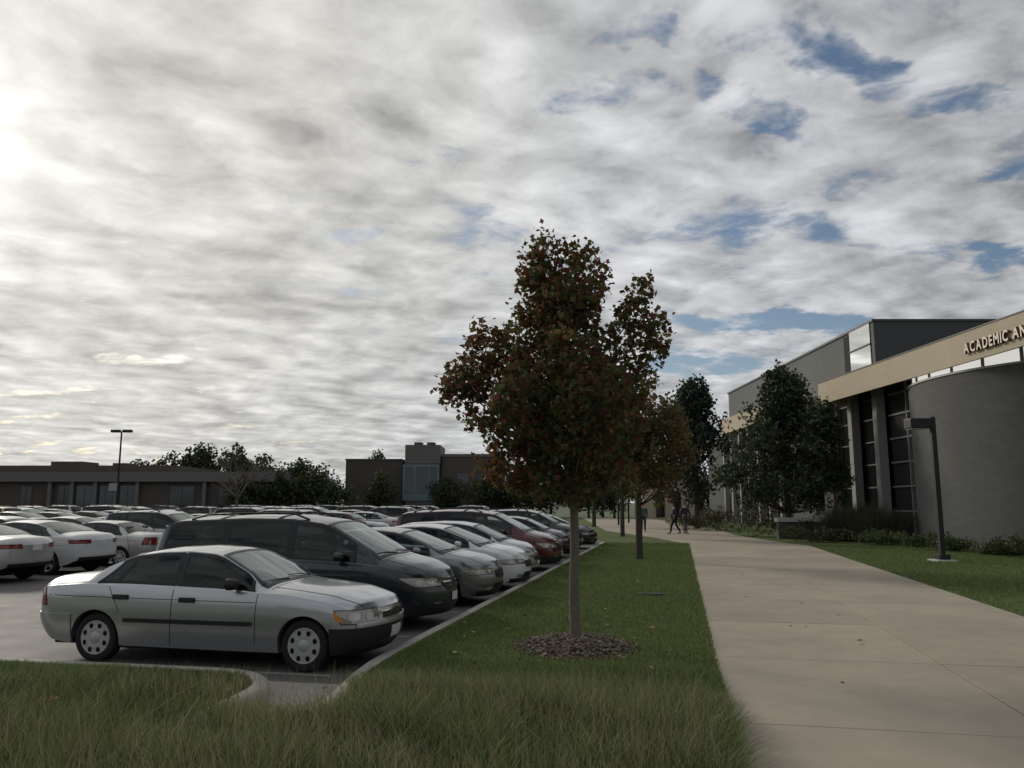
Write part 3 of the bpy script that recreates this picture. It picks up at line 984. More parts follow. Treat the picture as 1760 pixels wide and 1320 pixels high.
    for (xa, xb, za, zb_) in d.get('hseams', []):
        rows = []
        for t in np.linspace(0, 1, 20):
            x = xa + (xb - xa) * t; z = za + (zb_ - za) * t
            p = S.low(x, z) + Vector((0, .0018, 0)); rows.append([p - Vector((0, 0, .004)), p + Vector((0, 0, .004))])
        seams.grid(rows)
    if d.get('hood_seam'):
        xh = d['hood_seam']
        rows = []
        for k in np.linspace(1.0, 2.0, 20):
            p = S.up(xh, k) + Vector((0, 0, .002)); rows.append([p, p + Vector((.007, 0, 0))])
        seams.grid(rows)
        rows = []
        for x in np.linspace(xh, S.xf - .06, 26):
            p = S.up(x, 1.10) + Vector((0, 0, .002)); q = S.up(x, 1.116) + Vector((0, 0, .002)); rows.append([p, q])
        seams.grid(rows)
    if seams.v: add('shut_line', seams, m_trim, False, both=True, smooth=False)
    # ---- door handles, mouldings, mirrors
    for (x, z) in d['handles']:
        p = S.low(x, z)
        hm = bevel_mesh(MB().box(-.105, .105, -.012, .026, -.030, .030).mesh('door_handle'), .010, 2); hm.materials.append(m_dark)
        add('door_handle', hm, m_dark if d.get('dark_handles') else 'paint', False, loc=tuple(p), both=True)
    for (xa, xb, z0, z1, m) in d.get('mouldings', []):
        rows = []
        for x in np.linspace(xa, xb, 30):
            e = .0 if xa + .02 < x < xb - .02 else 1
            rows.append([S.low(x, z0) + Vector((0, -.003, 0)), S.low(x, z0) + Vector((0, .014 - .014 * e, .006)), S.low(x, z1) + Vector((0, .014 - .014 * e, -.006)), S.low(x, z1) + Vector((0, -.003, 0))])
        add('side_moulding', MB().grid(rows), m, False, both=True)
    mx_, mz = d['mirror']
    b0 = S.up(mx_, .12)
    mm = MB()
    for k, (fx, sy, sz) in enumerate([(-.055, .085, .058), (-.045, .10, .07), (.0, .10, .07), (.05, .08, .055), (.075, .045, .03)]):
        mm.v += [(fx, .14 + sy * math.cos(t) * (abs(math.cos(t)) ** -.35 if abs(math.cos(t)) > .05 else 1) * .95, sz * math.sin(t)) for t in np.linspace(0, 2 * math.pi, 16, endpoint=False)]
    for k in range(4):
        for i in range(16):
            j = (i + 1) % 16; mm.f.append((k * 16 + i, k * 16 + j, (k + 1) * 16 + j, (k + 1) * 16 + i))
    mm.f.append(tuple(range(15, -1, -1))); mm.f.append(tuple(64 + i for i in range(16)))
    mm.box(-.025, .03, -.03, .09, -.045, -.01)
    me = mm.mesh('mirror', True, R(50)); me.materials.append(m_dark)
    add('mirror', me, m_dark if d.get('dark_mirror') else 'paint', True, loc=(b0.x, b0.y - .015, b0.z + .055), both=True)
    # ---- wipers
    for (y, l) in ((.38, .52), (-.22, .50)):
        x0 = ws[1] + .01; v = abs(y) / max(.2, S.up(x0, 1.05).y)
        a = S.up(x0, 2 - v); a = Vector((a.x, y, a.z + .014))
        xb = ws[1] - .05; b = S.up(xb, 2 - min(.9, abs(y - l) / max(.2, S.up(xb, 1.05).y))); b = Vector((b.x, y - l, b.z + .016))
        add('wiper', MB().tube([a, (a + b) / 2 + Vector((0, 0, .012)), b], [.008, .007, .005], 5), m_dark, False)
    # ---- roof rails
    if d.get('rails'):
        xa, xb = d['rails']
        rl = MB()
        pts = []
        for t in np.linspace(0, 1, 16):
            x = xa + (xb - xa) * t; p = S.up(x, 1.12)
            lift = .06 * min(1, 8 * min(t, 1 - t)); pts.append(p + Vector((0, 0, lift + .005)))
        rl.tube(pts, .016, 8)
        add('roof_rail', rl, m_dark if not d.get('chrome_rails') else m_chrome, True, both=True)
        for t in (.22, .72):
            x = xa + (xb - xa) * t; p = S.up(x, 1.12) + Vector((0, 0, .065))
            add('cross_bar', MB().box(p.x - .03, p.x + .03, -p.y - .02, p.y + .02, p.z - .012, p.z + .014), m_dark, True, smooth=False)
    if d.get('antenna'):
        ax_, ay, az_, an = d['antenna']
        add('antenna', MB().tube([(ax_, ay, az_), (ax_ - an, ay, az_ + .55)], [.004, .002], 5), m_dark, False)
    # ---- inside
    seat = MB()
    def rb(x0, x1, y0, y1, z0, z1, tilt=0.0, px_=0.0, pz=0.0):
        M_ = Matrix.Translation((px_, 0, pz)) @ Matrix.Rotation(tilt, 4, 'Y')
        seat.box(x0, x1, y0, y1, z0, z1, M_)
    rb(-.26, .26, -.25, .25, .0, .16)
    rb(-.07, .07, -.24, .24, .0, .58, -.28, -.22, .10)
    rb(-.05, .05, -.13, .13, .61, .80, -.28, -.22, .10)
    sme_ = bevel_mesh(seat.mesh('seat'), .04, 2); sme_.materials.append(m_seat)
    sme_.polygons.foreach_set('use_smooth', [True] * len(sme_.polygons))
    zf = d.get('seat_z', .40)
    for (x, y) in d['seats']: add('seat', sme_, m_seat, False, loc=(x, y, zf))
    hi = S.hw(0) * .86
    db = MB().box(ws[1] - .38, ws[1] + .02, -hi * .92, hi * .92, .62, min(S.zs(ws[1]) + .02, S.zt(ws[1]) - .06))
    add('dashboard', bevel_mesh(db.mesh('dashboard'), .04, 2), m_dash, False)
    st = MB()
    cx, cz = ws[1] - .52, S.zs(.5) - .02
    pts = [(cx - .18 * math.sin(a) * .35, .36 + .18 * math.cos(a), cz + .18 * math.sin(a) * .93) for a in np.linspace(0, 2 * math.pi, 25)]
    st.tube(pts, .015, 6, cap=False)
    st.tube([(cx, .36, cz), (cx + .2, .36, cz - .08)], .025, 6)
    add('steering_wheel', st, m_dash, False)
    if bl: add('parcel_shelf' if d.get('boot', True) else 'cargo_floor', MB().box(bl[0] + (.05 if not d.get('boot', True) else .0), bl[1] + (.3 if d.get('boot', True) else .4), -hi * .9, hi * .9, .55, S.zs(bl[0]) - .06), m_dash, False, smooth=False)
    return dict(parts=parts, S=S, key=key)

paint('silver', (.43, .44, .455), .75, .28)
SEDAN98 = dict(x=(-2.12, 2.0), cf=.15, cr=.10, ax=(-1.25, 1.37), ar=.342, wr=.298, tum=.53,
    top=[(-2.12, .84), (-2.09, .93), (-2.03, 1.0), (-1.85, 1.025), (-1.42, 1.06), (-.90, 1.325), (-.58, 1.378), (-.22, 1.395), (.10, 1.37), (.24, 1.33), (.83, .99), (.96, .965), (1.55, .89), (1.88, .79), (2.0, .70)],
    belt=[(-2.12, .78), (-2.02, .90), (-1.5, .945), (-.8, .93), (0, .905), (.7, .89), (1.1, .875), (1.6, .80), (1.88, .70), (2.0, .63)],
    bot=[(-2.12, .34), (-1.9, .26), (-1.6, .22), (1.7, .20), (1.85, .20), (2.0, .22)],
    hw=[(-2.12, .68), (-2.06, .765), (-1.9, .82), (-1.5, .845), (0, .852), (1.4, .845), (1.70, .82), (1.87, .765), (1.95, .72), (2.0, .64)],
    side_win=[(-1.27, -.95, -1.06, -.88, 0), (-1.0, -.82, -.29, -.32, 0), (-.18, -.21, .72, .66, 0)], su=(.12, .88),
    windscreen=(.24, .81), backlight=(-1.38, -.90), wheel='hubcap', rim=.205, tw=.185,
    lamps=[('headlight', 1, (-.22, .24, -.30, .22), (.555, .70), m_lens), ('turn_signal', 1, (-.27, -.20, -.33, -.27), (.575, .68), m_amber), ('tail_light', -1, (-.19, .22, -.13, .22), (.68, .89), m_red), ('reverse_light', -1, (.23, .36, .23, .36), (.72, .88), m_plate)],
    bands=[('front_bumper', 1, -.36, (.21, .50), m_dark, .014), ('bumper_strip', 1, -.06, (.505, .56), 'paint', .02), ('rear_bumper', -1, -.585, (.33, .58), 'paint', .010)],
    centre=[('grille', 1, .62, (.575, .645), m_dark, .008, True, .56), ('grille_bar', 1, .66, (.642, .658), m_chrome, .012, True), ('number_plate', 1, .30, (.34, .47), m_plate, .022, True), ('number_plate', -1, .30, (.66, .80), m_plate, .01, True)],
    seams=[(.78, .80, .30, .885), (-.27, -.25, .24, .92), (-.93, -1.10, .62, .94)], hseams=[(-1.9, .78, .80, .775)], hood_seam=.90,
    handles=[(-.92, .80), (-.06, .785)], dark_handles=True, dark_mirror=True, mouldings=[(-.88, .76, .50, .555, m_dark)], mirror=(.52, .93),
    seats=[(-.02, .36), (-.02, -.36), (-.80, .36), (-.80, -.36)], seat_z=.36, antenna=(-1.9, .5, 1.0, .1))
MINIVAN = dict(x=(-2.36, 2.26), cf=.20, cr=.07, ax=(-1.42, 1.42), ar=.375, wr=.325, tum=.30, edge=.92,
    top=[(-2.36, .98), (-2.33, 1.15), (-2.25, 1.45), (-2.12, 1.64), (-1.9, 1.70), (-.8, 1.755), (0.0, 1.75), (.50, 1.675), (.62, 1.635), (1.42, 1.135), (1.56, 1.09), (1.9, 1.01), (2.12, .90), (2.26, .76)],
    belt=[(-2.36, .95), (-2.2, 1.05), (-1.5, 1.06), (0, 1.03), (1.2, 1.0), (1.55, .98), (1.9, .88), (2.12, .77), (2.26, .68)],
    bot=[(-2.36, .36), (-2.1, .27), (-1.8, .24), (1.9, .22), (2.26, .25)],
    hw=[(-2.36, .78), (-2.3, .86), (-2.1, .915), (-1.5, .935), (0, .94), (1.4, .93), (1.8, .89), (2.05, .82), (2.18, .74), (2.26, .64)],
    side_win=[(-2.12, -2.02, -1.10, -1.12, 1), (-1.0, -1.0, .0, -.02, 1), (.12, .10, 1.10, 1.05, 0)], su=(.08, .88),
    windscreen=(.62, 1.40), backlight=(-2.31, -2.13), wheel='ten', rim=.215, tw=.21, boot=False, tint=True,
    lamps=[('headlight', 1, (-.20, .22, -.46, .10), (.665, .80), m_lens), ('fog_light', 1, (.05, .20, .05, .20), (.36, .42), m_lens), ('tail_light', -1, (-.05, .14, -.05, .14), (.80, .98), m_red)],
    bands=[('lower_bumper', 1, -.34, (.23, .40), m_dark, .012), ('rear_bumper', -1, -.45, (.36, .62), 'paint', .016)],
    centre=[('grille', 1, .64, (.60, .715), m_dark, .008, True, .76), ('grille_bar', 1, .72, (.70, .72), m_chrome, .014, True), ('grille_bar', 1, .60, (.645, .66), m_chrome, .014, True), ('number_plate', 1, .30, (.42, .55), m_plate, .014, True), ('number_plate', -1, .30, (.78, .92), m_plate, .01, True)],
    seams=[(1.10, 1.12, .34, 1.0), (.05, .06, .26, 1.03), (-1.05, -1.02, .62, 1.04)], hseams=[(-2.1, 1.0, .80, .82)], hood_seam=1.50,
    handles=[(-.05, .88), (.22, .87)], dark_handles=False, mirror=(.90, 1.0), rails=(-1.75, .25),
    seats=[(.35, .42), (.35, -.42), (-.7, .42), (-.7, -.42), (-1.6, .3), (-1.6, -.3)], seat_z=.50)
SEDAN14 = dict(x=(-2.28, 2.24), cf=.19, cr=.13, ax=(-1.38, 1.42), ar=.375, wr=.335, tum=.56,
    top=[(-2.28, .92), (-2.24, 1.04), (-2.12, 1.10), (-1.85, 1.125), (-1.62, 1.15), (-.75, 1.405), (-.35, 1.452), (.05, 1.465), (.42, 1.425), (.55, 1.385), (1.36, 1.03), (1.5, .99), (1.85, .93), (2.1, .83), (2.24, .70)],
    belt=[(-2.28, .86), (-2.1, 1.0), (-1.6, 1.03), (-.6, 1.0), (.2, .965), (1.1, .94), (1.5, .91), (1.85, .83), (2.1, .73), (2.24, .65)],
    bot=[(-2.28, .40), (-2.05, .30), (-1.8, .24), (1.8, .20), (2.05, .19), (2.24, .22)],
    hw=[(-2.28, .70), (-2.2, .80), (-2.0, .87), (-1.4, .915), (0, .918), (1.4, .91), (1.8, .87), (2.03, .79), (2.15, .71), (2.24, .60)],
    side_win=[(-1.45, -1.02, -1.20, -.92, 0), (-1.14, -.86, -.16, -.20, 0), (-.05, -.08, 1.16, 1.08, 0)], su=(.10, .86),
    windscreen=(.55, 1.34), backlight=(-1.56, -.76), wheel='five', rim=.228, tw=.215,
    lamps=[('headlight', 1, (-.30, .30, -.42, .26), (.605, .695), m_lens), ('fog_light', 1, (.02, .20, .02, .20), (.31, .37), m_lens), ('tail_light', -1, (-.24, .24, -.28, .22), (.85, .94), m_red)],
    bands=[('lower_bumper', 1, -.10, (.19, .29), m_dark, .010), ('rear_valance', -1, -.02, (.39, .48), m_dark, .010)],
    centre=[('grille', 1, .56, (.52, .66), m_dark, .010, True, .70), ('air_intake', 1, .80, (.30, .42), m_dark, .008, True, .70), ('badge', 1, .12, (.655, .685), m_chrome, .014, True), ('number_plate', -1, .32, (.78, .92), m_plate, .01, True)],
    seams=[(1.10, 1.12, .30, .93), (-.12, -.10, .24, .98), (-1.05, -1.20, .66, 1.0)], hseams=[(-1.9, 1.0, .80, .74)], hood_seam=1.44,
    handles=[(-.92, .88), (.10, .86)], mirror=(.96, .97), seats=[(.25, .38), (.25, -.38), (-.75, .38), (-.75, -.38)], seat_z=.38)
CROSSOVER = dict(x=(-2.12, 2.04), cf=.18, cr=.08, ax=(-1.30, 1.32), ar=.39, wr=.345, tum=.36, edge=.92,
    top=[(-2.12, 1.0), (-2.09, 1.15), (-2.0, 1.38), (-1.86, 1.58), (-1.65, 1.65), (-.5, 1.695), (.10, 1.68), (.45, 1.60), (.56, 1.555), (1.22, 1.16), (1.36, 1.12), (1.75, 1.05), (1.93, .95), (2.04, .80)],
    belt=[(-2.12, .97), (-1.95, 1.08), (-1.3, 1.09), (0, 1.04), (1.0, 1.02), (1.35, 1.0), (1.75, .92), (1.95, .80), (2.04, .72)],
    bot=[(-2.12, .44), (-1.9, .34), (-1.6, .28), (1.7, .27), (2.04, .30)],
    hw=[(-2.12, .74), (-2.06, .83), (-1.9, .885), (-1.3, .905), (0, .91), (1.3, .90), (1.65, .87), (1.88, .80), (1.98, .72), (2.04, .62)],
    side_win=[(-1.86, -1.72, -1.10, -1.04, 1), (-1.0, -.98, -.08, -.10, 1), (.04, .02, 1.0, .94, 0)], su=(.08, .87),
    windscreen=(.56, 1.20), backlight=(-2.06, -1.85), wheel='five', rim=.222, tw=.225, boot=False, tint=True,
    lamps=[('headlight', 1, (-.22, .24, -.34, .20), (.70, .84), m_lens), ('fog_light', 1, (.04, .16, .04, .16), (.42, .49), m_lens), ('tail_light', -1, (-.12, .16, -.14, .12), (.84, 1.02), m_red)],
    bands=[('lower_bumper', 1, -.30, (.28, .44), m_dark, .012), ('rear_bumper', -1, -.38, (.43, .58), m_dark, .014)],
    centre=[('grille', 1, .62, (.60, .76), m_dark, .010, True, .74), ('grille_bar', 1, .64, (.68, .70), m_chrome, .016, True), ('number_plate', 1, .30, (.45, .57), m_plate, .014, True), ('number_plate', -1, .30, (.80, .94), m_plate, .01, True)],
    seams=[(1.0, 1.02, .36, 1.01), (-.03, -.02, .30, 1.04), (-.98, -1.08, .70, 1.06)], hseams=[(-1.8, .95, .84, .82)], hood_seam=1.30,
    handles=[(-.85, .93), (.14, .91)], mirror=(.80, 1.02), rails=(-1.55, .15), seats=[(.28, .38), (.28, -.38), (-.62, .38), (-.62, -.38)], seat_z=.52)
HATCH = dict(x=(-1.98, 1.96), cf=.18, cr=.10, ax=(-1.24, 1.30), ar=.352, wr=.308, tum=.46, edge=.91,
    top=[(-1.98, .92), (-1.95, 1.02), (-1.86, 1.14), (-1.45, 1.37), (-1.2, 1.43), (-.4, 1.475), (.10, 1.465), (.42, 1.41), (.54, 1.365), (1.20, 1.02), (1.33, .98), (1.62, .92), (1.83, .81), (1.96, .68)],
    belt=[(-1.98, .88), (-1.8, .99), (-1.2, .99), (0, .95), (1.0, .92), (1.33, .89), (1.62, .81), (1.85, .70), (1.96, .63)],
    bot=[(-1.98, .40), (-1.8, .30), (-1.5, .24), (1.6, .20), (1.96, .22)],
    hw=[(-1.98, .68), (-1.92, .77), (-1.75, .83), (-1.2, .855), (0, .86), (1.3, .85), (1.6, .81), (1.8, .74), (1.9, .67), (1.96, .58)],
    side_win=[(-1.62, -1.32, -1.12, -.98, 0), (-1.04, -.92, -.10, -.13, 0), (.02, -.01, 1.02, .94, 0)], su=(.10, .87),
    windscreen=(.54, 1.18), backlight=(-1.82, -1.42), wheel='ten', rim=.205, tw=.195, boot=False,
    lamps=[('headlight', 1, (-.26, .20, -.36, .14), (.60, .70), m_lens), ('tail_light', -1, (-.14, .16, -.14, .12), (.76, .94), m_red)],
    bands=[('lower_bumper', 1, -.10, (.20, .30), m_dark, .010)],
    centre=[('grille', 1, .60, (.50, .60), m_dark, .010, True, .66), ('number_plate', 1, .30, (.38, .48), m_plate, .014, True), ('number_plate', -1, .30, (.62, .75), m_plate, .01, True)],
    seams=[(1.0, 1.02, .30, .91), (-.05, -.04, .24, .96), (-.96, -1.08, .62, .98)], hood_seam=1.26,
    handles=[(-.86, .84), (.12, .82)], mirror=(.82, .94), seats=[(.22, .36), (.22, -.36), (-.62, .36), (-.62, -.36)], seat_z=.40)
def stretch(d, k):
    """lengthens a car without touching its wheels"""
    d = dict(d)
    for q in ('top', 'belt', 'bot', 'hw'): d[q] = [(x * k, z) for x, z in d[q]]
    for q in ('x', 'ax', 'windscreen', 'backlight', 'rails'):
        if q in d: d[q] = tuple(x * k for x in d[q])
    d['side_win'] = [tuple(x * k for x in w_[:4]) + (w_[4],) for w_ in d['side_win']]
    d['seams'] = [(a * k, b * k, c, e) for a, b, c, e in d['seams']]
    if 'hseams' in d: d['hseams'] = [(a * k, b * k, c, e) for a, b, c, e in d['hseams']]
    d['hood_seam'] *= k
    d['handles'] = [(x * k, z) for x, z in d['handles']]
    if 'mouldings' in d: d['mouldings'] = [(a * k, b * k) + tuple(r_) for a, b, *r_ in d['mouldings']]
    d['mirror'] = (d['mirror'][0] * k, d['mirror'][1])
    d['seats'] = [(x * k, y) for x, y in d['seats']]
    return d
SEDAN98 = stretch(SEDAN98, 1.07); MINIVAN = stretch(MINIVAN, 1.04)
TEMPL = {}
for k_, d_ in (('sedan98', SEDAN98), ('minivan', MINIVAN), ('sedan14', SEDAN14), ('crossover', CROSSOVER), ('hatch', HATCH)):
    TEMPL[k_] = car_template(k_, d_)

PAINTS = dict(silver=MATS['paint_silver'], slate=paint('slate', (.020, .025, .034), .3, .28), gunmetal=paint('gunmetal', (.20, .205, .21), .75, .28), white=paint('white', (.60, .61, .61), 0, .3),
    red=paint('red', (.085, .009, .014), .3, .28), black=paint('black', (.012, .012, .014), 0, .25), gold=paint('gold', (.42, .37, .28), .7, .32), blue=paint('blue', (.03, .05, .12), .4, .3), pearl=paint('pearl', (.46, .46, .45), .5, .28), steel=paint('steel', (.32, .335, .35), .75, .30), green=paint('green', (.03, .06, .045), .4, .3))
def place_car(kind, pname, loc, rz, label, cat, group=None, far=False, sc=(1, 1, 1), name=None):
    T = TEMPL[kind]
    root = empty(name or {'minivan': 'minivan', 'crossover': 'sport_utility_vehicle', 'hatch': 'hatchback_car'}.get(kind, 'sedan_car'), loc, rz)
    root.scale = sc
    tag(root, label, cat, group)
    objs = {}
    for i, (nm, me, m, l, r, par, fr) in enumerate(T['parts']):
        if far and not fr: continue
        o = bpy.data.objects.new(nm, me); COL.objects.link(o)
        o.parent = root if par is None else objs[par]
        o.location = l; o.rotation_euler = (0, 0, r)
        if m == 'paint':
            o.material_slots[0].link = 'OBJECT'; o.material_slots[0].material = PAINTS[pname]
        objs[i] = o
    return root

# ------------------------------------------------------------------ row at the kerb, noses to the right
NOSE = math.atan2(-E2.y, -E2.x)          # heading towards the kerb
TAIL = NOSE + math.pi
def half(kind): return TEMPL[kind]['S'].xf + TEMPL[kind]['S'].cf
def nose_at(kind, s, p, dr=0.0):
    """car heading to the kerb with its nose p metres short of the line"""
    c = lot(s, p + half(kind)); return c, NOSE + dr
row1 = [('sedan98', 'silver', 10.27, -.08, -.01, 'silver four door sedan with black front bumper, nearest car at the kerb', 'car'),
        ('minivan', 'slate', 13.30, .02, .0, 'dark slate minivan with roof rails parked behind the silver sedan', 'minivan'),
        ('sedan14', 'gunmetal', 16.2, -.12, .01, 'dark grey sedan between the slate minivan and the white sedan', 'car'),
        ('sedan14', 'white', 18.9, -.20, -.01, 'white sedan with dark grille between two grey cars at the kerb', 'car'),
        ('hatch', 'silver', 21.4, .05, .0, 'silver hatchback mostly hidden between the white sedan and red minivan', 'car'),
        ('minivan', 'red', 24.3, -.15, .01, 'dark red minivan at the kerb left of the near tree trunk', 'minivan'),
        ('sedan14', 'steel', 27.0, .25, .0, 'grey sedan directly behind the dark red minivan', 'car'),
        ('hatch', 'black', 29.7, .25, .0, 'black hatchback in the kerb row behind the grey sedan', 'car'),
        ('crossover', 'black', 32.4, .2, .0, 'black sport utility vehicle with roof rails, second last at the kerb', 'car'),
        ('sedan14', 'black', 35.6, -.05, .0, 'black sedan at the far end of the kerb row, right of the trunk', 'car')]
for (kd, pn, s_, p_, dr, lb, ct) in row1:
    c, rz = nose_at(kd, s_, p_, dr)
    place_car(kd, pn, c, rz, lb, ct, 'cars parked along the kerb')

# ------------------------------------------------------------------ the other rows
def seen(c): return c.y > 3 and abs(c.x) / c.y < .76
ordn = ['first', 'second', 'third', 'fourth', 'fifth', 'sixth', 'seventh', 'eighth', 'ninth', 'tenth', 'eleventh', 'twelfth', 'thirteenth', 'fourteenth', 'fifteenth', 'sixteenth', 'seventeenth', 'eighteenth', 'nineteenth', 'twentieth', 'twenty first', 'twenty second']
kindname = dict(sedan98='older sedan', sedan14='sedan', minivan='minivan', crossover='sport utility vehicle', hatch='hatchback')
colname = dict(slate='slate blue', gunmetal='dark grey', steel='grey', pearl='pale pearl')
rr_ = random.Random(5)
near2 = {0: ('sedan14', 'pearl', TAIL, 'pale silver sedan cut off by the left edge, tail towards us'),
         1: ('sedan14', 'white', TAIL, 'white sedan seen from behind left of the silver sedan, tail light on its flank'),
         2: ('sedan98', 'pearl', TAIL, 'pale sedan half hidden behind the white sedan on the left'),
         3: ('crossover', 'steel', NOSE, 'grey sport utility vehicle facing right behind the white sedan'),
         4: ('hatch', 'silver', TAIL, 'silver hatchback beyond the grey sport utility vehicle in the second row')}
# rows: tail line distance p from the kerb and heading
rows_ = [('second', 12.1, TAIL, 17.9, 21), ('third', 21.7, NOSE, 22.0, 21), ('fourth', 29.2, TAIL, 24.2, 20), ('fifth', 38.8, NOSE, 24.5, 20), ('sixth', 46.4, TAIL, 27.5, 19), ('seventh', 56.0, NOSE, 28.0, 19)]
for ri, (rn, pt, hd, s0, cnt) in enumerate(rows_):
    q = 0
    for k in range(cnt):
        s_ = s0 + k * BAY
        if s_ > 76: break
        kd = rr_.choice(['sedan14', 'sedan14', 'sedan98', 'crossover', 'hatch', 'minivan', 'sedan14', 'crossover'])
        pn = rr_.choice(['silver', 'white', 'white', 'gunmetal', 'black', 'pearl', 'gold', 'steel', 'silver', 'red', 'blue', 'slate', 'green'])
        heading = hd
        lab = None
        if ri == 0 and k in near2: kd, pn, heading, lab = near2[k]
        elif rr_.random() < .10: continue
        elif rr_.random() < .2: heading = hd + math.pi
        hl = half(kd)
        mid = pt + hl + rr_.uniform(-.1, .25) if hd == TAIL else pt - hl + rr_.uniform(-.2, .1)
        c = lot(s_ + rr_.uniform(-.12, .12), mid)
        if not seen(c): continue
        q += 1
        lab = lab or '%s %s, %s car along the %s parking row from the kerb' % (colname.get(pn, pn), kindname[kd], ordn[q - 1], rn)
        sc = rr_.uniform(.97, 1.03)
        place_car(kd, pn, c, heading + rr_.uniform(-.03, .03), lab, 'minivan' if kd == 'minivan' else 'car', 'cars in the %s parking row' % rn, far=(c.length > 34), sc=(sc, sc, rr_.uniform(.98, 1.03)) if k > 4 or ri else (1, 1, 1))
# ================================================================== BUILDINGS
m_fascia = mat('beige_panel', (.47, .40, .30), .8, spec=.3, var=.06, vscale=1.2, var2=.10, v2scale=.3, bump=.15, bscale=60, bdist=.005)
m_wallgrey = mat('grey_block', (.125, .125, .12), .9, spec=.2, var=.10, vscale=4, var2=.16, v2scale=.35, bump=.5, bscale=28, bdist=.01)
m_boxgrey = mat('grey_cladding', (.155, .16, .155), .85, spec=.25, var=.16, vscale=1.6, var2=.22, v2scale=.22, bump=.4, bscale=20)
m_boxfront = mat('shaded_grey_cladding', (.085, .088, .092), .75, spec=.3, var=.10, vscale=2)  # darker copy of the block's grey, with shade put into the colour
m_column = mat('concrete_column', (.30, .29, .27), .85, var=.12, vscale=3)
m_soffit = mat('soffit', (.075, .068, .058), .9, var=.1)
m_mull = mat('mullion', (.06, .06, .06), .5)
m_lmull = mat('pale_mullion', (.26, .26, .25), .5)
m_cap = mat('pale_coping', (.42, .42, .40), .6)
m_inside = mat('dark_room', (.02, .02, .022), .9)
m_letter = mat('letter_metal', (.52, .46, .39), .45, metal=.2)
m_letside = mat('letter_side', (.16, .07, .06), .6)
m_brickdk = mat('brown_brick', (.085, .070, .060), .9, var=.15, vscale=1.5, var2=.15, v2scale=.15)
m_brickdk2 = mat('umber_brick', (.10, .085, .072), .9, var=.15, vscale=1.5)
m_band = mat('concrete_band', (.15, .145, .135), .85, var=.12, vscale=.8)
m_bay = mat('teal_panel', (.15, .21, .225), .5, var=.1)
g_dark = mat('dark_glazing', (.010, .012, .013), .06, spec=.7)
g_teal = mat('teal_glazing', (.02, .035, .042), .06, spec=.8)
def sky_glow_glass():  # added glow in place of reflected sky; no lamp behind the panes
    M = bpy.data.materials.new('clerestory_sky_glow'); M.use_nodes = True
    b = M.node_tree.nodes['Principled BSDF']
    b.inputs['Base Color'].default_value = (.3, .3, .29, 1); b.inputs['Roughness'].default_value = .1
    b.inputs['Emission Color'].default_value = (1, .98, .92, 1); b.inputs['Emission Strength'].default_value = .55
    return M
g_skyglow = sky_glow_glass()
g_mirror = mat('mirror_glazing', (.80, .82, .83), .03, metal=1.0)

B = empty('academic_building', (17.8, 36, 0))
tag(B, 'grey and beige college building on the right with lettering on its canopy', 'building')
def bpart(mb, name, m, parent=None, smooth=False, angle=None):
    o = mb.build(name, m, parent or B, smooth, angle)
    o.matrix_parent_inverse = (parent or B).matrix_world.inverted() if False else Matrix.Translation(-Vector((17.8, 36, 0))) if parent is None else Matrix()
    return o
# canopy: a deep beige fascia all round a flat roof slab
fx = lambda y: 17.45 + (45 - y) * .0385
can = bpart(MB().prism([(fx(45) + .12, 44.88), (fx(18) + .12, 18), (32, 18), (32, 44.88)][::-1] if False else ccw([(fx(45) + .12, 44.88), (fx(18) + .12, 18), (32, 18), (32, 44.88)]), 8.25, 8.55), 'canopy_slab', m_soffit)
bpart(MB().prism(ccw([(fx(45), 45), (fx(18), 17.8), (fx(18) + .12, 17.8), (fx(45) + .12, 45)]), 7.45, 8.65), 'fascia', m_fascia)
bpart(MB().prism(ccw([(fx(45) + .122, 44.88), (32, 44.88), (32, 45), (fx(45) + .122, 45)]), 7.45, 8.65), 'fascia', m_fascia)
bpart(MB().prism(ccw([(fx(45) - .03, 45.03), (fx(18) - .03, 17.8), (fx(18) + .15, 17.8), (fx(45) + .15, 45.03)]), 8.653, 8.70), 'coping', m_mull)
# curved block wall with a pale coping and clerestory above
CX, CY, CR = 25.6, 34.1, 7.62
def arcpt(a, r, z): return (CX - r * math.cos(a), CY + r * math.sin(a), z)
A0, A1 = R(-75), R(21)
angs = [A0 + (A1 - A0) * k / 60 for k in range(61)]
mb = MB().grid([[arcpt(a, CR, z) for z in (0, 2.4, 4.8, 7.18)] for a in angs][::-1])
mb.poly([arcpt(A1, CR, 0), arcpt(A1, CR, 7.18), arcpt(A1, CR - .5, 7.18), arcpt(A1, CR - .5, 0)])
cw = bpart(mb, 'curved_wall', m_wallgrey, smooth=True, angle=R(40))
uv = cw.data.uv_layers.new(name='UVMap')
for lp_ in cw.data.loops:
    co = cw.data.vertices[lp_.vertex_index].co
    uv.data[lp_.index].uv = (math.atan2(co.y - CY, CX - co.x) * CR, co.z)
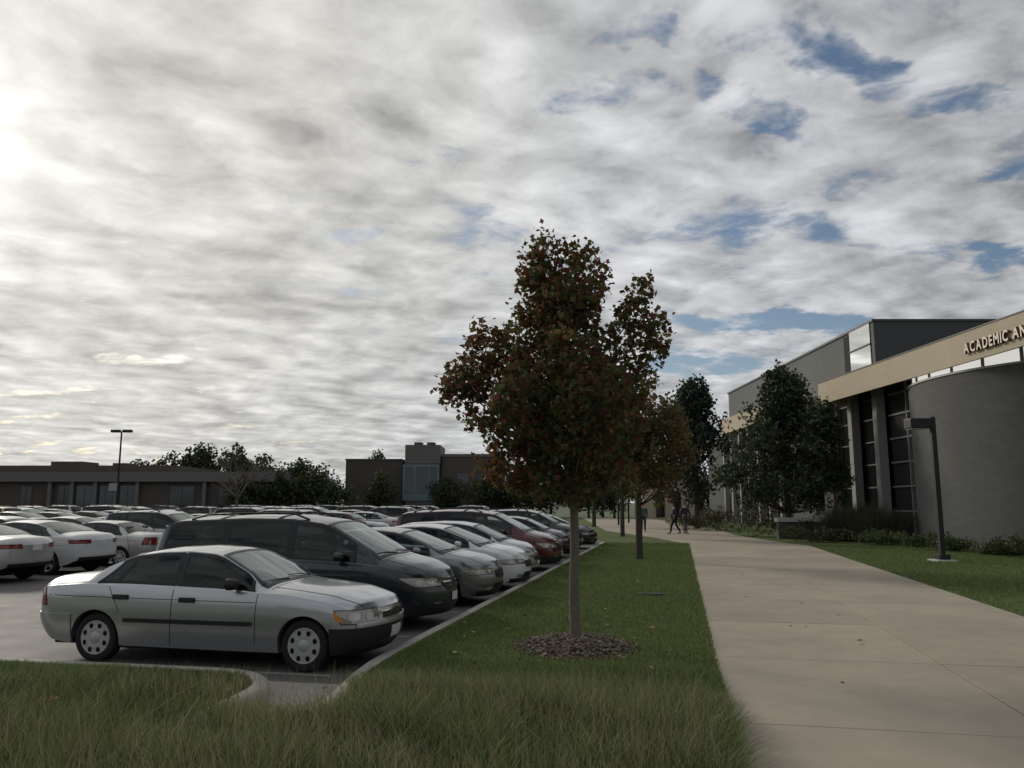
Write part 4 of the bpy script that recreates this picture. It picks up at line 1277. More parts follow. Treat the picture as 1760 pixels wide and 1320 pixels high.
# fine block courses with a little tone from block to block
t_ = m_wallgrey.node_tree; N_ = NT(t_); bs_ = t_.nodes['Principled BSDF']
br = N_.n('ShaderNodeTexBrick'); t_.links.new(N_.n('ShaderNodeTexCoord').outputs['UV'], br.inputs[0])
br.inputs['Scale'].default_value = 1.0; br.inputs['Brick Width'].default_value = .40; br.inputs['Row Height'].default_value = .20; br.inputs['Mortar Size'].default_value = .008
br.inputs['Color1'].default_value = (.95, .95, .95, 1); br.inputs['Color2'].default_value = (1.06, 1.06, 1.06, 1); br.inputs['Mortar'].default_value = (.90, .90, .90, 1)
old = bs_.inputs['Base Color'].links[0].from_socket
t_.links.new(N_.v('MULTIPLY', old, br.outputs[0]), bs_.inputs['Base Color'])
mb = MB().grid([[arcpt(a, r, z) for (r, z) in ((CR + .05, 7.183), (CR + .05, 7.27), (CR - .35, 7.27), (CR - .35, 7.183))] for a in angs][::-1])
bpart(mb, 'coping', m_cap, smooth=True, angle=R(40))
ca = [R(-70), R(-58), R(-46), R(-34.5), R(-23), R(-11.5), R(0), R(10), R(17)]
for i in range(len(ca) - 1):
    sub = [ca[i] + (ca[i + 1] - ca[i]) * k / 6 for k in range(7)]
    bpart(MB().grid([[arcpt(a, CR - .12, 7.272), arcpt(a, CR - .12, 8.248)] for a in sub][::-1]), 'clerestory_pane', g_skyglow, smooth=True)
for a in ca:
    p = arcpt(a, CR - .12, 0)
    bpart(MB().box(p[0] - .06, p[0] + .05, p[1] - .05, p[1] + .05, 7.272, 8.248), 'clerestory_mullion', m_mull)
# glazed recess between the curved wall and the canopy's far end
gx = 19.25
bpart(MB().box(gx + .4, gx + 8, 36.5, 49.5, 0, 8.24), 'inner_volume', m_inside)
for (ya, yb) in ((36.95, 38.6), (38.7, 40.6), (41.3, 43.6), (44.4, 46.6), (46.7, 49.2)):
    zlev = [.35, 1.55, 2.75, 3.95, 5.15, 6.35, 7.40, 8.2]
    for za, zb2 in zip(zlev[:-1], zlev[1:]):
        bpart(MB().box(gx + .08, gx + .11, ya + .03, yb - .03, za + .04, zb2 - .04), 'window_pane', g_dark if ya > 41 else m_inside)
        bpart(MB().box(gx, gx + .16, ya, yb, za - .045, za + .035), 'transom', m_lmull if ya < 40 else m_mull)
    bpart(MB().box(gx - .01, gx + .17, ya - .05, ya + .03, .3, 8.24), 'mullion', m_lmull if ya < 40 else m_mull)
for y in (41.0, 44.1, 47.2):
    bpart(MB().box(18.75, 19.2, y - .24, y + .24, 0, 8.24), 'column', m_column)
bpart(MB().box(gx - .1, gx + .42, 36.5, 49.5, 0.1, .32), 'plinth', m_column)
# tall grey block behind
bpart(MB().box(23.15, 60, 50, 84.5, 0, 13.45), 'upper_block', m_boxgrey)
bpart(MB().box(23.16, 60, 49.96, 50.0, 0, 13.44), 'end_shade_sheet', m_boxfront)  # thin dark sheet; the end wall's shade is painted into it
bpart(MB().box(23.05, 60.1, 49.9, 84.6, 13.45, 13.6), 'coping', m_mull)
bpart(MB().box(23.09, 23.146, 53.6, 54.5, 8.2, 13.3), 'window_recess', m_inside)
for k in range(3):
    z0 = 9.0 + k * 1.55
    bpart(MB().box(23.08, 23.12, 50.45, 53.52, z0 + .05, z0 + 1.46), 'corner_pane', g_mirror)
    bpart(MB().box(23.04, 23.146, 50.4, 53.58, z0 - .05, z0 + .045), 'corner_transom', m_mull)
# lower far wing: beige band on pale piers with glazing between
bpart(MB().box(19.8, 23.1, 58, 76, 8.30, 9.65), 'fascia', m_fascia)
bpart(MB().box(20.6, 23.14, 49.6, 84, 0, 8.29), 'lower_wing', m_wallgrey)
for y in np.arange(60, 77, 2.6):
    bpart(MB().box(20.0, 20.4, y - .2, y + .2, 0, 8.29), 'pier', m_column)
    for z0 in (.6, 3.2, 5.8):
        bpart(MB().box(20.54, 20.59, y + .3, y + 2.3, z0, z0 + 2.2), 'window_pane', g_dark)
bpart(MB().box(15.2, 21.2, 93, 100, 0, 5.4), 'beige_pavilion', m_fascia)
bpart(MB().box(15.0, 21.4, 92.8, 100.2, 5.4, 5.7), 'coping', m_mull)
for x in (16.6, 18.5):
    bpart(MB().box(x, x + 1.0, 92.94, 92.99, .3, 3.2), 'window_pane', g_dark)
# the raised letters on the canopy, each one a piece of its own
def letters(text, y_start, z0, height, y_end):
    fc = bpy.data.curves.new('txt', 'FONT')
    adv = []; meshes = []
    for ch in text:
        if ch == ' ': adv.append(.38); meshes.append(None); continue
        c = bpy.data.curves.new('glyph', 'FONT'); c.body = ch; c.extrude = .06; c.offset = .022; c.size = 1.0; c.resolution_u = 3
        o = bpy.data.objects.new('glyph', c); COL.objects.link(o)
        dg = bpy.context.evaluated_depsgraph_get(); me = bpy.data.meshes.new_from_object(o.evaluated_get(dg))
        bpy.data.objects.remove(o)
        xs_ = [v.co.x for v in me.vertices]; ys_ = [v.co.y for v in me.vertices]
        me['w'] = max(xs_) - min(xs_)
        for v in me.vertices: v.co.x -= min(xs_); v.co.y -= min(ys_)
        sy = 1.0 / (max(ys_) - min(ys_))
        for v in me.vertices: v.co.y *= sy
        meshes.append(me); adv.append(me['w'] + .13)
    tot = sum(adv); k = (y_start - y_end) / tot
    y = y_start
    for ch, a, me in zip(text, adv, meshes):
        if me is not None:
            for v in me.vertices:
                gx_, gy_, gz_ = v.co
                v.co = Vector((-gz_ - .09, -gx_ * k, gy_ * height))
            me.materials.clear(); me.materials.append(m_letter); me.materials.append(m_letside)
            me.update()
            for p in me.polygons: p.material_index = 0 if p.normal.x < -.8 else 1
            o = link('letter', me, B)
            o.matrix_parent_inverse = Matrix.Translation(-Vector((17.8, 36, 0)))
            o.location = (fx(y), y, z0)
        y -= a * k
letters('ACADEMIC AND', 30.95, 7.75, .42, 26.85)

# ------------------------------------------------------------------ low building at the left
L = empty('low_brick_building', (-45, 95, 0))
tag(L, 'long low dark brick building behind the car park on the left', 'building')
def lpart(mb, name, m, parent=L, org=(-45, 95, 0)):
    o = mb.build(name, m, parent); o.matrix_parent_inverse = Matrix.Translation(-Vector(org)); return o
lpart(MB().box(-85, -28.4, 95, 115, -.1, 4.4), 'wall', m_brickdk)
lpart(MB().box(-85.3, -28.0, 94.3, 115.3, 4.4, 5.55), 'roof_band', m_band)
lpart(MB().box(-85, -41.5, 99, 114, 5.55, 6.5), 'upper_roof', m_brickdk2)
lpart(MB().box(-58.2, -54.2, 101, 105, 6.5, 7.1), 'roof_unit', m_brickdk2)
lpart(MB().box(-50.4, -48.6, 101, 104, 6.5, 6.9), 'roof_unit', m_brickdk2)
for (x0, x1, z0, z1) in [(-58.0, -56.6, .2, 3.9), (-53.6, -52.0, .2, 4.0), (-51.6, -49.2, .6, 4.0), (-48.9, -47.0, .2, 4.0), (-46.3, -44.4, .2, 4.0), (-40.4, -37.4, 1.4, 3.9), (-34.6, -32.4, 1.4, 3.6), (-63.5, -61.5, .4, 3.9)]:
    w_ = lpart(MB().box(x0, x1, 94.94, 95.06, z0, z1), 'window', m_mull)
    nn = 2
    for q in range(nn):
        xa = x0 + .08 + (x1 - x0 - .08) / nn * q
        o = MB().box(xa, xa + (x1 - x0 - .08) / nn - .08, 94.90, 94.938, z0 + .08, z1 - .08).build('pane', g_teal if x0 > -52 and x0 < -46 else g_dark, w_)
        o.matrix_parent_inverse = Matrix.Identity(4)
for x in (-54.4, -51.8, -49.05, -46.65, -44.1, -36.2):
    lpart(MB().box(x - .2, x + .2, 94.5, 94.93, -.1, 4.395), 'pier', m_band)

# ------------------------------------------------------------------ central brick building with the glazed bay
Cb = empty('brick_block_with_tower', (-12, 105, 0))
tag(Cb, 'dark two storey brick building with a glazed bay and stubby roof tower', 'building')
cp = lambda mb, name, m, parent=Cb: lpart(mb, name, m, parent, (-12, 105, 0))
cp(MB().box(-21.8, -14.4, 105, 122, -.1, 7.45), 'wall', m_brickdk)
cp(MB().box(-21.9, -14.4, 104.9, 122, 7.45, 7.65), 'coping', m_mull)
cp(MB().box(-9.2, -1.0, 105.2, 122, -.1, 7.9), 'wall', m_brickdk2)
cp(MB().box(-9.2, -.9, 105.1, 122, 7.9, 8.3), 'coping', m_band)
cp(MB().box(-14.0, -9.4, 104.6, 112, 7.0, 9.45), 'tower', m_band)
for x in (-13.0, -11.3): cp(MB().box(x, x + 1.0, 106, 108, 9.45, 9.9), 'roof_vent', m_brickdk2)
cp(MB().box(-14.39, -9.21, 105.4, 121, -.1, 7.0), 'recess_wall', m_brickdk)
bay = cp(MB().box(-14.2, -9.5, 104.2, 105.3, 2.2, 6.9), 'glazed_bay', m_bay)
for (x0, x1, z0, z1) in [(-13.9, -12.8, 3.2, 6.6), (-12.5, -10.9, 3.2, 6.0), (-12.5, -10.9, 6.1, 6.6), (-10.7, -9.8, 3.2, 6.6)]:
    o = MB().box(x0, x1, 104.15, 104.19, z0, z1).build('bay_pane', g_teal, bay); o.matrix_parent_inverse = Matrix.Identity(4)
cp(MB().box(-13.9, -10.0, 105.3, 105.38, .0, 2.1), 'door', g_dark)
for (x0, x1) in [(-7.2, -5.6), (-4.4, -3.0)]:
    w_ = cp(MB().box(x0, x1, 105.12, 105.22, 4.3, 5.7), 'window', m_band)
    o = MB().box(x0 + .15, x1 - .15, 105.08, 105.118, 4.45, 5.55).build('pane', g_teal, w_); o.matrix_parent_inverse = Matrix.Identity(4)

# ================================================================== LAMPS AND SIGNS
m_post = mat('bronze_post', (.012, .011, .011), .5, spec=.4)
lp = empty('walkway_lamp', (13.35, 25.23, .15))
tag(lp, 'dark square lamp post with flat box head beside the walkway', 'lamp')
q = bevel_mesh(MB().box(-.33, .33, -.33, .33, -.2, .06).mesh('concrete_base'), .03, 2); q.materials.append(mat('lamp_base', (.46, .44, .40), .85, var=.15)); link('concrete_base', q, lp)
q = bevel_mesh(MB().box(-.17, .17, -.17, .17, .06, .22).mesh('base_cover'), .02, 1); q.materials.append(m_post); link('base_cover', q, lp)
q = bevel_mesh(MB().box(-.075, .075, -.075, .075, .2, 4.50).mesh('pole'), .012, 1); q.materials.append(m_post); link('pole', q, lp)
q = bevel_mesh(MB().box(-.80, -.10, -.24, .24, 4.12, 4.44).mesh('lamp_head'), .03, 2); q.materials.append(m_post); hd_ = link('lamp_head', q, lp)
MB().box(-.76, -.2, -.2, .2, 4.10, 4.118).build('lens', mat('lamp_lens', (.5, .5, .47), .3), hd_)
MB().box(-.12, -.06, -.05, .05, 4.2, 4.36).build('arm', m_post, lp)

pl = empty('car_park_light', (-36.8, 75, 0))
tag(pl, 'tall twin headed car park light pole with a small sign', 'lamp')
MB().tube([(0, 0, .8), (0, 0, 8.6)], [.11, .075], 8).build('pole', m_post, pl, True, R(40))
MB().lathe([(.0, 0), (.3, 0), (.3, .8), (.0, .8)], 16, 'z').build('concrete_base', MATS['lamp_base'], pl)
for sx in (-1, 1):
    q = bevel_mesh(MB().box(sx * .55 - .42, sx * .55 + .42, -.22, .22, 8.5, 8.75).mesh('lamp_head'), .04, 1); q.materials.append(m_post); link('lamp_head', q, pl)
MB().box(-.75, -.0, -.16, -.13, 3.05, 3.75).build('sign', mat('grey_sign', (.33, .33, .33), .6), pl)
for (x, y, h_, lb) in ((8.7, 66, 5.2, 'thin dark lamp post beyond the walking group'), (10.4, 72, 5.0, 'thin dark lamp post left of the walking pair')):
    t_ = empty('walkway_lamp', (x, y, .15)); tag(t_, lb, 'lamp', 'distant walkway lamps')
    MB().box(-.07, .07, -.07, .07, 0, h_).build('pole', m_post, t_)
    MB().box(-.7, -.08, -.2, .2, h_ - .4, h_ - .1).build('lamp_head', m_post, t_)

# low pale wall and notice post in the planting bed
w_ = empty('low_planter_wall', (14.9, 40.9, .15)); tag(w_, 'low pale topped wall under the big green tree', 'wall')
MB().box(-1.5, 1.3, -.2, .2, 0, .85).build('wall', m_soffit, w_)
MB().box(-1.55, 1.35, -.26, .26, .85, 1.05).build('coping', m_cap, w_)
w_ = empty('notice_post', (16.0, 40.6, .15)); tag(w_, 'white upright notice panel on a brown post by the planting bed', 'sign')
MB().box(-.24, .2, -.05, .05, .7, 2.35).build('panel', mat('white_panel', (.62, .60, .55), .6), w_)
MB().box(.2, .34, -.07, .07, 0, 2.3).build('post', mat('brown_post', (.14, .07, .035), .7), w_)
MB().box(-.18, .1, -.056, -.05, 1.55, 1.63).build('notice', m_mull, w_)
# ================================================================== TREES AND SHRUBS
def leaf_mesh(name, pts, size, mats, midx, lobed=True, droop=.5):
    """one mesh of many small leaves at the given points"""
    n = len(pts)
    # leaf outline in its own plane (u along, v across), folded a little
    if lobed:
        o = np.array([(-.5, 0, 0), (-.28, -.34, .05), (-.02, -.52, .10), (.08, -.22, .04), (.5, 0, 0), (.08, .22, .04), (-.02, .52, .10), (-.28, .34, .05)])
        F0 = np.array([[0, 1, 2, 3], [0, 3, 4, 5], [0, 5, 6, 7]])
    else:
        o = np.array([(-.5, 0, 0), (0, -.34, .09), (.5, 0, 0), (0, .34, .09)]); F0 = np.array([[0, 1, 2, 3]])
    a = rng.uniform(0, 2 * np.pi, n); el = rng.normal(-.35 * droop * 2, .55, n)
    U = np.stack([np.cos(a) * np.cos(el), np.sin(a) * np.cos(el), np.sin(el)], 1)
    rnd = rng.normal(size=(n, 3)); V = np.cross(U, rnd); V /= np.linalg.norm(V, axis=1, keepdims=True) + 1e-9
    N = np.cross(U, V)
    sz = size * rng.uniform(.65, 1.25, n)
    P = pts[:, None, :] + sz[:, None, None] * (o[None, :, 0:1] * U[:, None, :] + o[None, :, 1:2] * V[:, None, :] + o[None, :, 2:3] * N[:, None, :])
    k = len(o)
    F = (np.arange(n) * k)[:, None, None] + F0[None]
    return arr_mesh(name, P.reshape(-1, 3), F.reshape(-1), 4, mats, np.repeat(midx, len(F0)))

def blob_points(blobs, n, shell=.55, twig=7, spread=.11):
    """leaves gathered round twig ends inside a set of ellipsoids"""
    vol = np.array([b[3] * b[4] * b[5] for b in blobs]); vol = vol ** .8; pr = vol / vol.sum()
    nt = max(1, n // twig)
    bi = rng.choice(len(blobs), nt, p=pr)
    B_ = np.array(blobs)[bi]
    d = rng.normal(size=(nt, 3)); d /= np.linalg.norm(d, axis=1, keepdims=True)
    r = rng.random(nt) ** (1 / 3.) ; r = np.where(rng.random(nt) < shell, .72 + .33 * rng.random(nt), r)
    C = B_[:, :3] + d * r[:, None] * B_[:, 3:6]
    out = np.repeat(C, twig, 0); bo = np.repeat(bi, twig)
    # leaves trail off the twig
    tw = np.repeat(rng.normal(size=(nt, 3)) + d * .8, twig, 0); tw /= np.linalg.norm(tw, axis=1, keepdims=True)
    out = out + tw * rng.uniform(-1, 1.3, (len(out), 1)) * spread + rng.normal(size=out.shape) * spread * .42
    return out, bo, C

def limb(mb, a, b, r0, r1, seg=7, wob=.06, n=6):
    a, b = Vector(a), Vector(b); L_ = (b - a).length
    pts = []; rad = []
    w1 = Vector((random.uniform(-1, 1), random.uniform(-1, 1), random.uniform(-.3, .3))) * wob * L_
    for i in range(n + 1):
        t = i / n
        p = a.lerp(b, t) + w1 * math.sin(math.pi * t) + Vector((0, 0, -.10 * L_ * math.sin(math.pi * t)))
        pts.append(p); rad.append(r0 + (r1 - r0) * t)
    mb.tube(pts, rad, seg, cap=False)
    return pts

m_bark = mat('maple_bark', (.155, .135, .112), .9, spec=.2, var=.3, vscale=14, bump=.9, bscale=45, bdist=.01)
m_barkd = mat('dark_bark', (.07, .058, .048), .95, spec=.2, var=.3, vscale=8)
lf_green = mat('leaf_green', (.078, .098, .036), .6, spec=.25, trans=.45)
lf_olive = mat('leaf_olive', (.125, .115, .042), .6, spec=.25, trans=.45)
lf_brown = mat('leaf_russet', (.135, .070, .034), .6, spec=.25, trans=.45)
lf_red = mat('leaf_red', (.175, .052, .032), .6, spec=.25, trans=.32)
lf_orange = mat('leaf_orange', (.20, .095, .032), .6, spec=.25, trans=.34)
lf_dgreen = mat('leaf_deep_green', (.042, .062, .028), .6, spec=.3, trans=.2)
lf_mgreen = mat('leaf_mid_green', (.066, .092, .036), .6, spec=.3, trans=.2)
lf_bgreen = mat('leaf_blue_green', (.024, .036, .026), .6, spec=.3, trans=.12)

def tree(name, label, base, blobs, n, size, mats, weights, trunk, cat='tree', group=None, lobed=True, bark=None, twig=7, spread=.11, colour=None, limbs=True, shell=.55):
    """base (x,y,z); blobs in metres relative to the base; trunk = list of (dx,dy,z,r)"""
    T = empty(name, base); tag(T, label, cat, group)
    bark = bark or m_bark
    mb = MB(); mb.tube([(q[0], q[1], q[2]) for q in trunk], [q[3] for q in trunk], 14)
    mb.build('trunk', bark, T, True, R(60))
    P, bi, C = blob_points(blobs, n, shell, twig, spread)
    if limbs:
        order = sorted(range(len(blobs)), key=lambda i: blobs[i][2])
        zt0 = trunk[0][2]; top = trunk[-1][2]
        zc = min(b[2] - b[5] for b in blobs)
        tz = [q[2] for q in trunk]
        lm = MB()
        def at(z): return Vector((np.interp(z, tz, [q[0] for q in trunk]), np.interp(z, tz, [q[1] for q in trunk]), z)), float(np.interp(z, tz, [q[3] for q in trunk]))
        for i in order:
            b = Vector(blobs[i][:3]); hz = math.hypot(b.x, b.y)
            z = max(zc + .1, min(top * .95, b.z - .35 - .55 * hz))
            a, r = at(z)
            limb(lm, a, b, min(.6 * r, .012 + .02 * hz), .006, 6)
            sel = np.where(bi[::twig] == i)[0]
            for k in sel[:14]:
                limb(lm, b + Vector((0, 0, -.1)), Vector(C[k]), .007, .002, 4, n=3)
        lo = lm.build('limbs', bark, T, True); lo['kind'] = 'stuff'
    w = np.array(weights, float)
    if colour is None:
        mi = rng.choice(len(mats), len(P), p=w / w.sum())
    else: mi = colour(P, bi)
    cr = link('crown', leaf_mesh('crown', P, size, mats, mi, lobed), T)
    cr['kind'] = 'stuff'
    return T

# ---- the near maple (blobs given as x, height and depth in metres round the trunk)
hb = [(.50, 5.52, .0, .27, .24), (.96, 5.40, .1, .34, .27), (.36, 5.16, -.1, .30, .30), (.80, 4.95, .0, .54, .42), (1.33, 5.20, .1, .15, .13), (.30, 4.72, .1, .26, .28), (.42, 4.80, -.2, .22, .3),
      (.74, 4.42, .0, .50, .44), (1.80, 4.86, .0, .17, .25), (1.70, 4.54, .1, .26, .28), (2.04, 4.48, -.1, .15, .22), (1.54, 4.14, .0, .42, .28), (1.98, 4.02, .1, .18, .24), (.16, 4.20, .0, .36, .32),
      (-.34, 4.05, .0, .32, .36), (-.62, 3.62, -.1, .30, .34), (-.84, 3.48, .0, .18, .26), (-.22, 3.55, .2, .48, .40), (.44, 3.62, -.4, .50, .5), (1.02, 3.62, .3, .56, .44), (1.50, 3.54, -.1, .44, .38),
      (-.40, 3.12, .1, .28, .24), (.06, 2.98, -.1, .50, .34), (.74, 2.92, .4, .62, .42), (1.36, 3.02, .1, .50, .42), (.14, 2.58, .2, .42, .25), (.76, 2.46, -.2, .58, .26), (1.22, 2.54, .0, .44, .30), (-.26, 2.46, .0, .22, .20), (.30, 2.24, .3, .36, .22), (.95, 2.20, .2, .45, .24), (1.40, 2.34, .2, .32, .22), (.65, 2.14, -.5, .4, .2), (.0, 2.3, -.2, .3, .2),
      (.45, 3.9, .8, .5, .5), (.8, 3.8, -.8, .45, .45), (.5, 3.2, 1.1, .55, .45), (1.0, 3.2, -1.1, .55, .45), (.2, 3.2, -.9, .45, .4), (1.3, 3.3, .9, .45, .4), (.7, 4.7, .5, .4, .4), (.8, 4.6, -.5, .4, .4), (.7, 2.7, .9, .5, .3), (.9, 2.7, -.9, .5, .3)]
BX, BY = .84, 10.95
hblobs = [(x - BX, d, z - .15, rx, max(.22, (rx + rz) / 2), rz) for (x, z, d, rx, rz) in hb]
hm_ = [lf_green, lf_olive, lf_brown, lf_red, lf_orange]
def hero_col(P, bi):
    n = len(P); r = rng.random(n); rad = np.sqrt(P[:, 0] ** 2 + P[:, 1] ** 2)
    bl_ = np.random.default_rng(4).random(len(hblobs))[bi]
    redz = np.clip((P[:, 2] - 3.0) / 2.2, 0, 1) * .55 + np.clip((-P[:, 0] - .5) / 1.0, 0, 1) * .55 + .30 * (bl_ - .3)
    low = (P[:, 2] < 2.6) & (P[:, 0] < -.6)
    m = np.where(r < .44 - .36 * redz, 0, np.where(r < .76 - .44 * redz, 1, np.where(r < .93 - .14 * redz, 2, np.where(r < .995 - .01 * redz, 3, 4))))
    return np.where(low & (rng.random(n) < .45), 4, m)
tree('maple_tree', 'young maple with russet crown standing in the bark ring', (BX, BY, .15), hblobs, 20500, .088, hm_, [1] * 5,
     [(0, 0, -.08, .115), (0, 0, .03, .095), (0, 0, .12, .074), (-.012, 0, .6, .067), (.006, 0, 1.2, .062), (-.004, .0, 2.0, .055), (-.03, 0, 2.8, .055), (-.08, .0, 3.6, .042), (-.12, 0, 4.4, .028), (-.24, .02, 5.2, .012)], colour=hero_col, spread=.10)

def round_blobs(rng_, H, zc, rx, rz, k, r):
    out = []
    for i in range(k):
        d = rng_.normal(size=3); d /= np.linalg.norm(d); q = rng_.random() ** .45
        s_ = 1 - .55 * max(0, d[2] * q)
        out.append((d[0] * rx * q * s_, d[1] * rx * q * s_, zc + d[2] * rz * q, r * rng_.uniform(.75, 1.3), r * rng_.uniform(.75, 1.3), r * rng_.uniform(.65, 1.1)))
    return out
def straight(h, r): return [(0, 0, -.05, r * 1.35), (0, 0, .12, r * 1.1), (.01, 0, h * .3, r), (0, .02, h * .6, r * .7), (.0, 0, h * .92, r * .2)]
g1 = np.random.default_rng(3)
mids = [('maple_tree', 'second maple along the grass strip, behind and right of the near maple', (4.07, 25.99, .15), 6.2, 3.9, 1.75, 2.0, 46, .55, 9000, .13, [lf_green, lf_olive, lf_brown, lf_red, lf_orange], [4, 4, 3, .6, .6], .10),
        ('maple_tree', 'third maple along the grass strip beside the path', (5.96, 43.7, .15), 6.4, 4.2, 1.9, 2.0, 40, .6, 5200, .18, [lf_green, lf_olive, lf_brown, lf_orange], [4, 3, 2, .6], .11),
        ('maple_tree', 'farthest maple of the grass strip, left of the path', (6.26, 61.7, .15), 6.8, 4.4, 2.1, 2.1, 36, .65, 4200, .22, [lf_green, lf_olive, lf_brown], [4, 3, 1], .14)]
for (nm, lb, bs, H_, zc, rx, rz, k, r, n, sz, ms_, wt_, tr) in mids:
    tree(nm, lb, bs, round_blobs(g1, H_, zc, rx, rz, k, r), n, sz, ms_, wt_, straight(H_, tr), group='maples along the grass strip', bark=m_barkd, spread=sz * 1.2)
# dark tree beside the far wing and the big green tree before the recess
def cone_blobs(rng_, z0, H_, rmax, k, r):
    out = []
    for i in range(k):
        t = rng_.random() ** .8; z = z0 + (H_ - z0) * t; rr = rmax * (1 - t) ** .62 * min(1, .55 + 1.8 * t); a = rng_.uniform(0, 6.28); q = rng_.random() ** .5
        out.append((math.cos(a) * rr * q, math.sin(a) * rr * q, z, r * rng_.uniform(.7, 1.2), r * rng_.uniform(.7, 1.2), r * rng_.uniform(.7, 1.1)))
    return out
tree('ash_tree', 'dark blue green tree left of the college building', (13.3, 58, .15), cone_blobs(g1, 2.4, 10.2, 3.4, 90, .85), 12500, .22, [lf_bgreen, lf_dgreen], [4, 1], straight(10, .2), bark=m_barkd, spread=.25)
tree('linden_tree', 'broad dark green tree in front of the college building', (14.35, 42, .15), cone_blobs(g1, 1.8, 8.3, 3.7, 115, .74), 20000, .17, [lf_dgreen, lf_mgreen, lf_bgreen], [4, 2, 2], straight(8.2, .15), bark=m_barkd, spread=.2)
tree('young_tree', 'slender green tree right of the broad tree, before the glazed recess', (16.75, 42.6, .15), cone_blobs(g1, 2.2, 6.9, 1.2, 34, .5), 4600, .16, [lf_dgreen, lf_mgreen], [3, 2], straight(6.2, .09), bark=m_barkd, spread=.18)

# ---- trees on the skyline
far = [('oak_tree', 'tall round topped dark tree behind the low brick building', (-46.5, 121), 11.6, 5.2, 0), ('oak_tree', 'dark tree left of the tallest tree behind the low building', (-51.5, 119), 9.6, 4.2, 1), ('oak_tree', 'lower dark tree behind the middle of the low building', (-56.5, 121), 8.6, 4.0, 2), ('oak_tree', 'dark tree right of the tallest tree behind the low building', (-40.5, 119), 10.8, 4.6, 1),
       ('oak_tree', 'dark spreading tree above the right end of the low building', (-36.5, 117), 9.2, 4.2, 2), ('oak_tree', 'small dark round tree just above the low building roof at left', (-64.3, 123), 8.4, 2.2, 0), ('oak_tree', 'tiny dark tree crown above the roof line at far left', (-72.0, 124), 7.7, 2.0, 1),
       ('oak_tree', 'dark green tree left of the brick block with the tower', (-27.0, 104), 8.2, 3.8, 0), ('oak_tree', 'bushy dark tree between the bare tree and the brick block', (-24.2, 99), 6.8, 3.4, 1), ('oak_tree', 'low dark green tree right of the bare tree', (-28.5, 96), 6.2, 3.2, 2),
       ('oak_tree', 'pointed dark tree rising behind the brick block roof', (-21.3, 126), 11.0, 2.4, 0), ('oak_tree', 'dark tree standing before the brick block wall', (-16.8, 101), 6.2, 2.6, 1), ('oak_tree', 'dark tree right of the glazed bay', (-8.2, 101.5), 5.6, 2.8, 2), ('oak_tree', 'dark tree at the right end of the brick block', (-3.0, 100), 6.2, 3.2, 0), ('oak_tree', 'dark tree behind the near maple trunk, far off', (2.2, 98), 6.8, 3.4, 1),
       ('oak_tree', 'far dark tree behind the maples along the path', (8.0, 108), 8.0, 3.6, 2), ('oak_tree', 'far dark tree left of the beige pavilion', (12.6, 112), 8.0, 3.4, 0),
       ('oak_tree', 'low dark tree filling the gap right of the brick block', (0.0, 104), 5.6, 3.2, 2), ('oak_tree', 'low bushy far tree seen past the near trunk', (5.0, 103), 5.2, 3.0, 0), ('oak_tree', 'low far tree behind the lone walker', (9.6, 101), 5.0, 2.8, 1), ('oak_tree', 'far bushy tree just left of the beige pavilion wall', (13.2, 104), 5.4, 2.6, 2), ('oak_tree', 'far low tree right of the bare tree and before the brick block', (-21.5, 97), 5.2, 3.0, 0), ('oak_tree', 'low dark tree at the right end of the low brick building', (-31.0, 93), 5.4, 2.8, 1), ('oak_tree', 'far tree behind the gap beside the college building', (19.0, 118), 9.0, 4.0, 0), ('oak_tree', 'far dark tree just left of the college building corner', (28.0, 119), 6.5, 4.0, 2), ('oak_tree', 'far low tree left of the beige pavilion, farther off', (3.0, 116), 6.4, 3.6, 1)]
protos = []
for i in range(3):
    bl = round_blobs(g1, 1, .54, .38, .36, 40, .15)
    P, bi, C = blob_points(bl, 3600, .5, 6, .05)
    me = leaf_mesh('crown', P, .055, [lf_dgreen, lf_mgreen, lf_olive], rng.choice(3, len(P), p=[.6, .25, .15]), False)
    tm = MB(); tm.tube([(0, 0, -.02), (0, 0, .15), (.005, 0, .45), (.0, .0, .8)], [.032, .024, .018, .005], 8)
    for k in range(9):
        limb(tm, (0, 0, random.uniform(.25, .5)), Vector(C[k * 31]), .010, .002, 5)
    tme = tm.mesh('trunk', True); tme.materials.append(m_barkd)
    protos.append((me, tme))
for (nm, lb, (x, y), H_, wd, k) in far:
    T = empty(nm, (x, y, -.05), random.uniform(0, 6)); tag(T, lb, 'tree', 'trees on the skyline')
    T.scale = (wd / .5, wd / .5, H_ / .98)
    link('crown', protos[k][0], T)['kind'] = 'stuff'
    link('trunk', protos[k][1], T)
# the leafless tree
T = empty('bare_tree', (-24.6, 72, 0)); tag(T, 'leafless pale branched tree standing above the parked cars', 'tree')
mb = MB(); tw_ = MB()
def grow(mb, p, d, l, r, lvl):
    q = p + d * l
    mid = (p + q) / 2 + Vector((random.uniform(-1, 1), random.uniform(-1, 1), 0)) * l * .06
    mb.tube([p, mid, q], [r, r * .85, r * .7], 6 if lvl < 3 else 4, cap=False)
    if lvl >= 6: return
    for k in range(3 if lvl < 5 else 2):
        nd = (d + Vector((random.gauss(0, .50), random.gauss(0, .50), random.gauss(.10, .25)))).normalized()
        grow(mb if lvl < 2 else tw_, q if k < 2 else mid, nd, l * random.uniform(.62, .84), r * .62, lvl + 1)
grow(mb, Vector((0, 0, 0)), Vector((0, 0, 1)), 2.2, .16, 0)
m_bare = mat('bare_twigs', (.16, .13, .105), .9)
mb.build('trunk', m_bare, T, True); tw_.build('branches', m_bare, T)['kind'] = 'stuff'

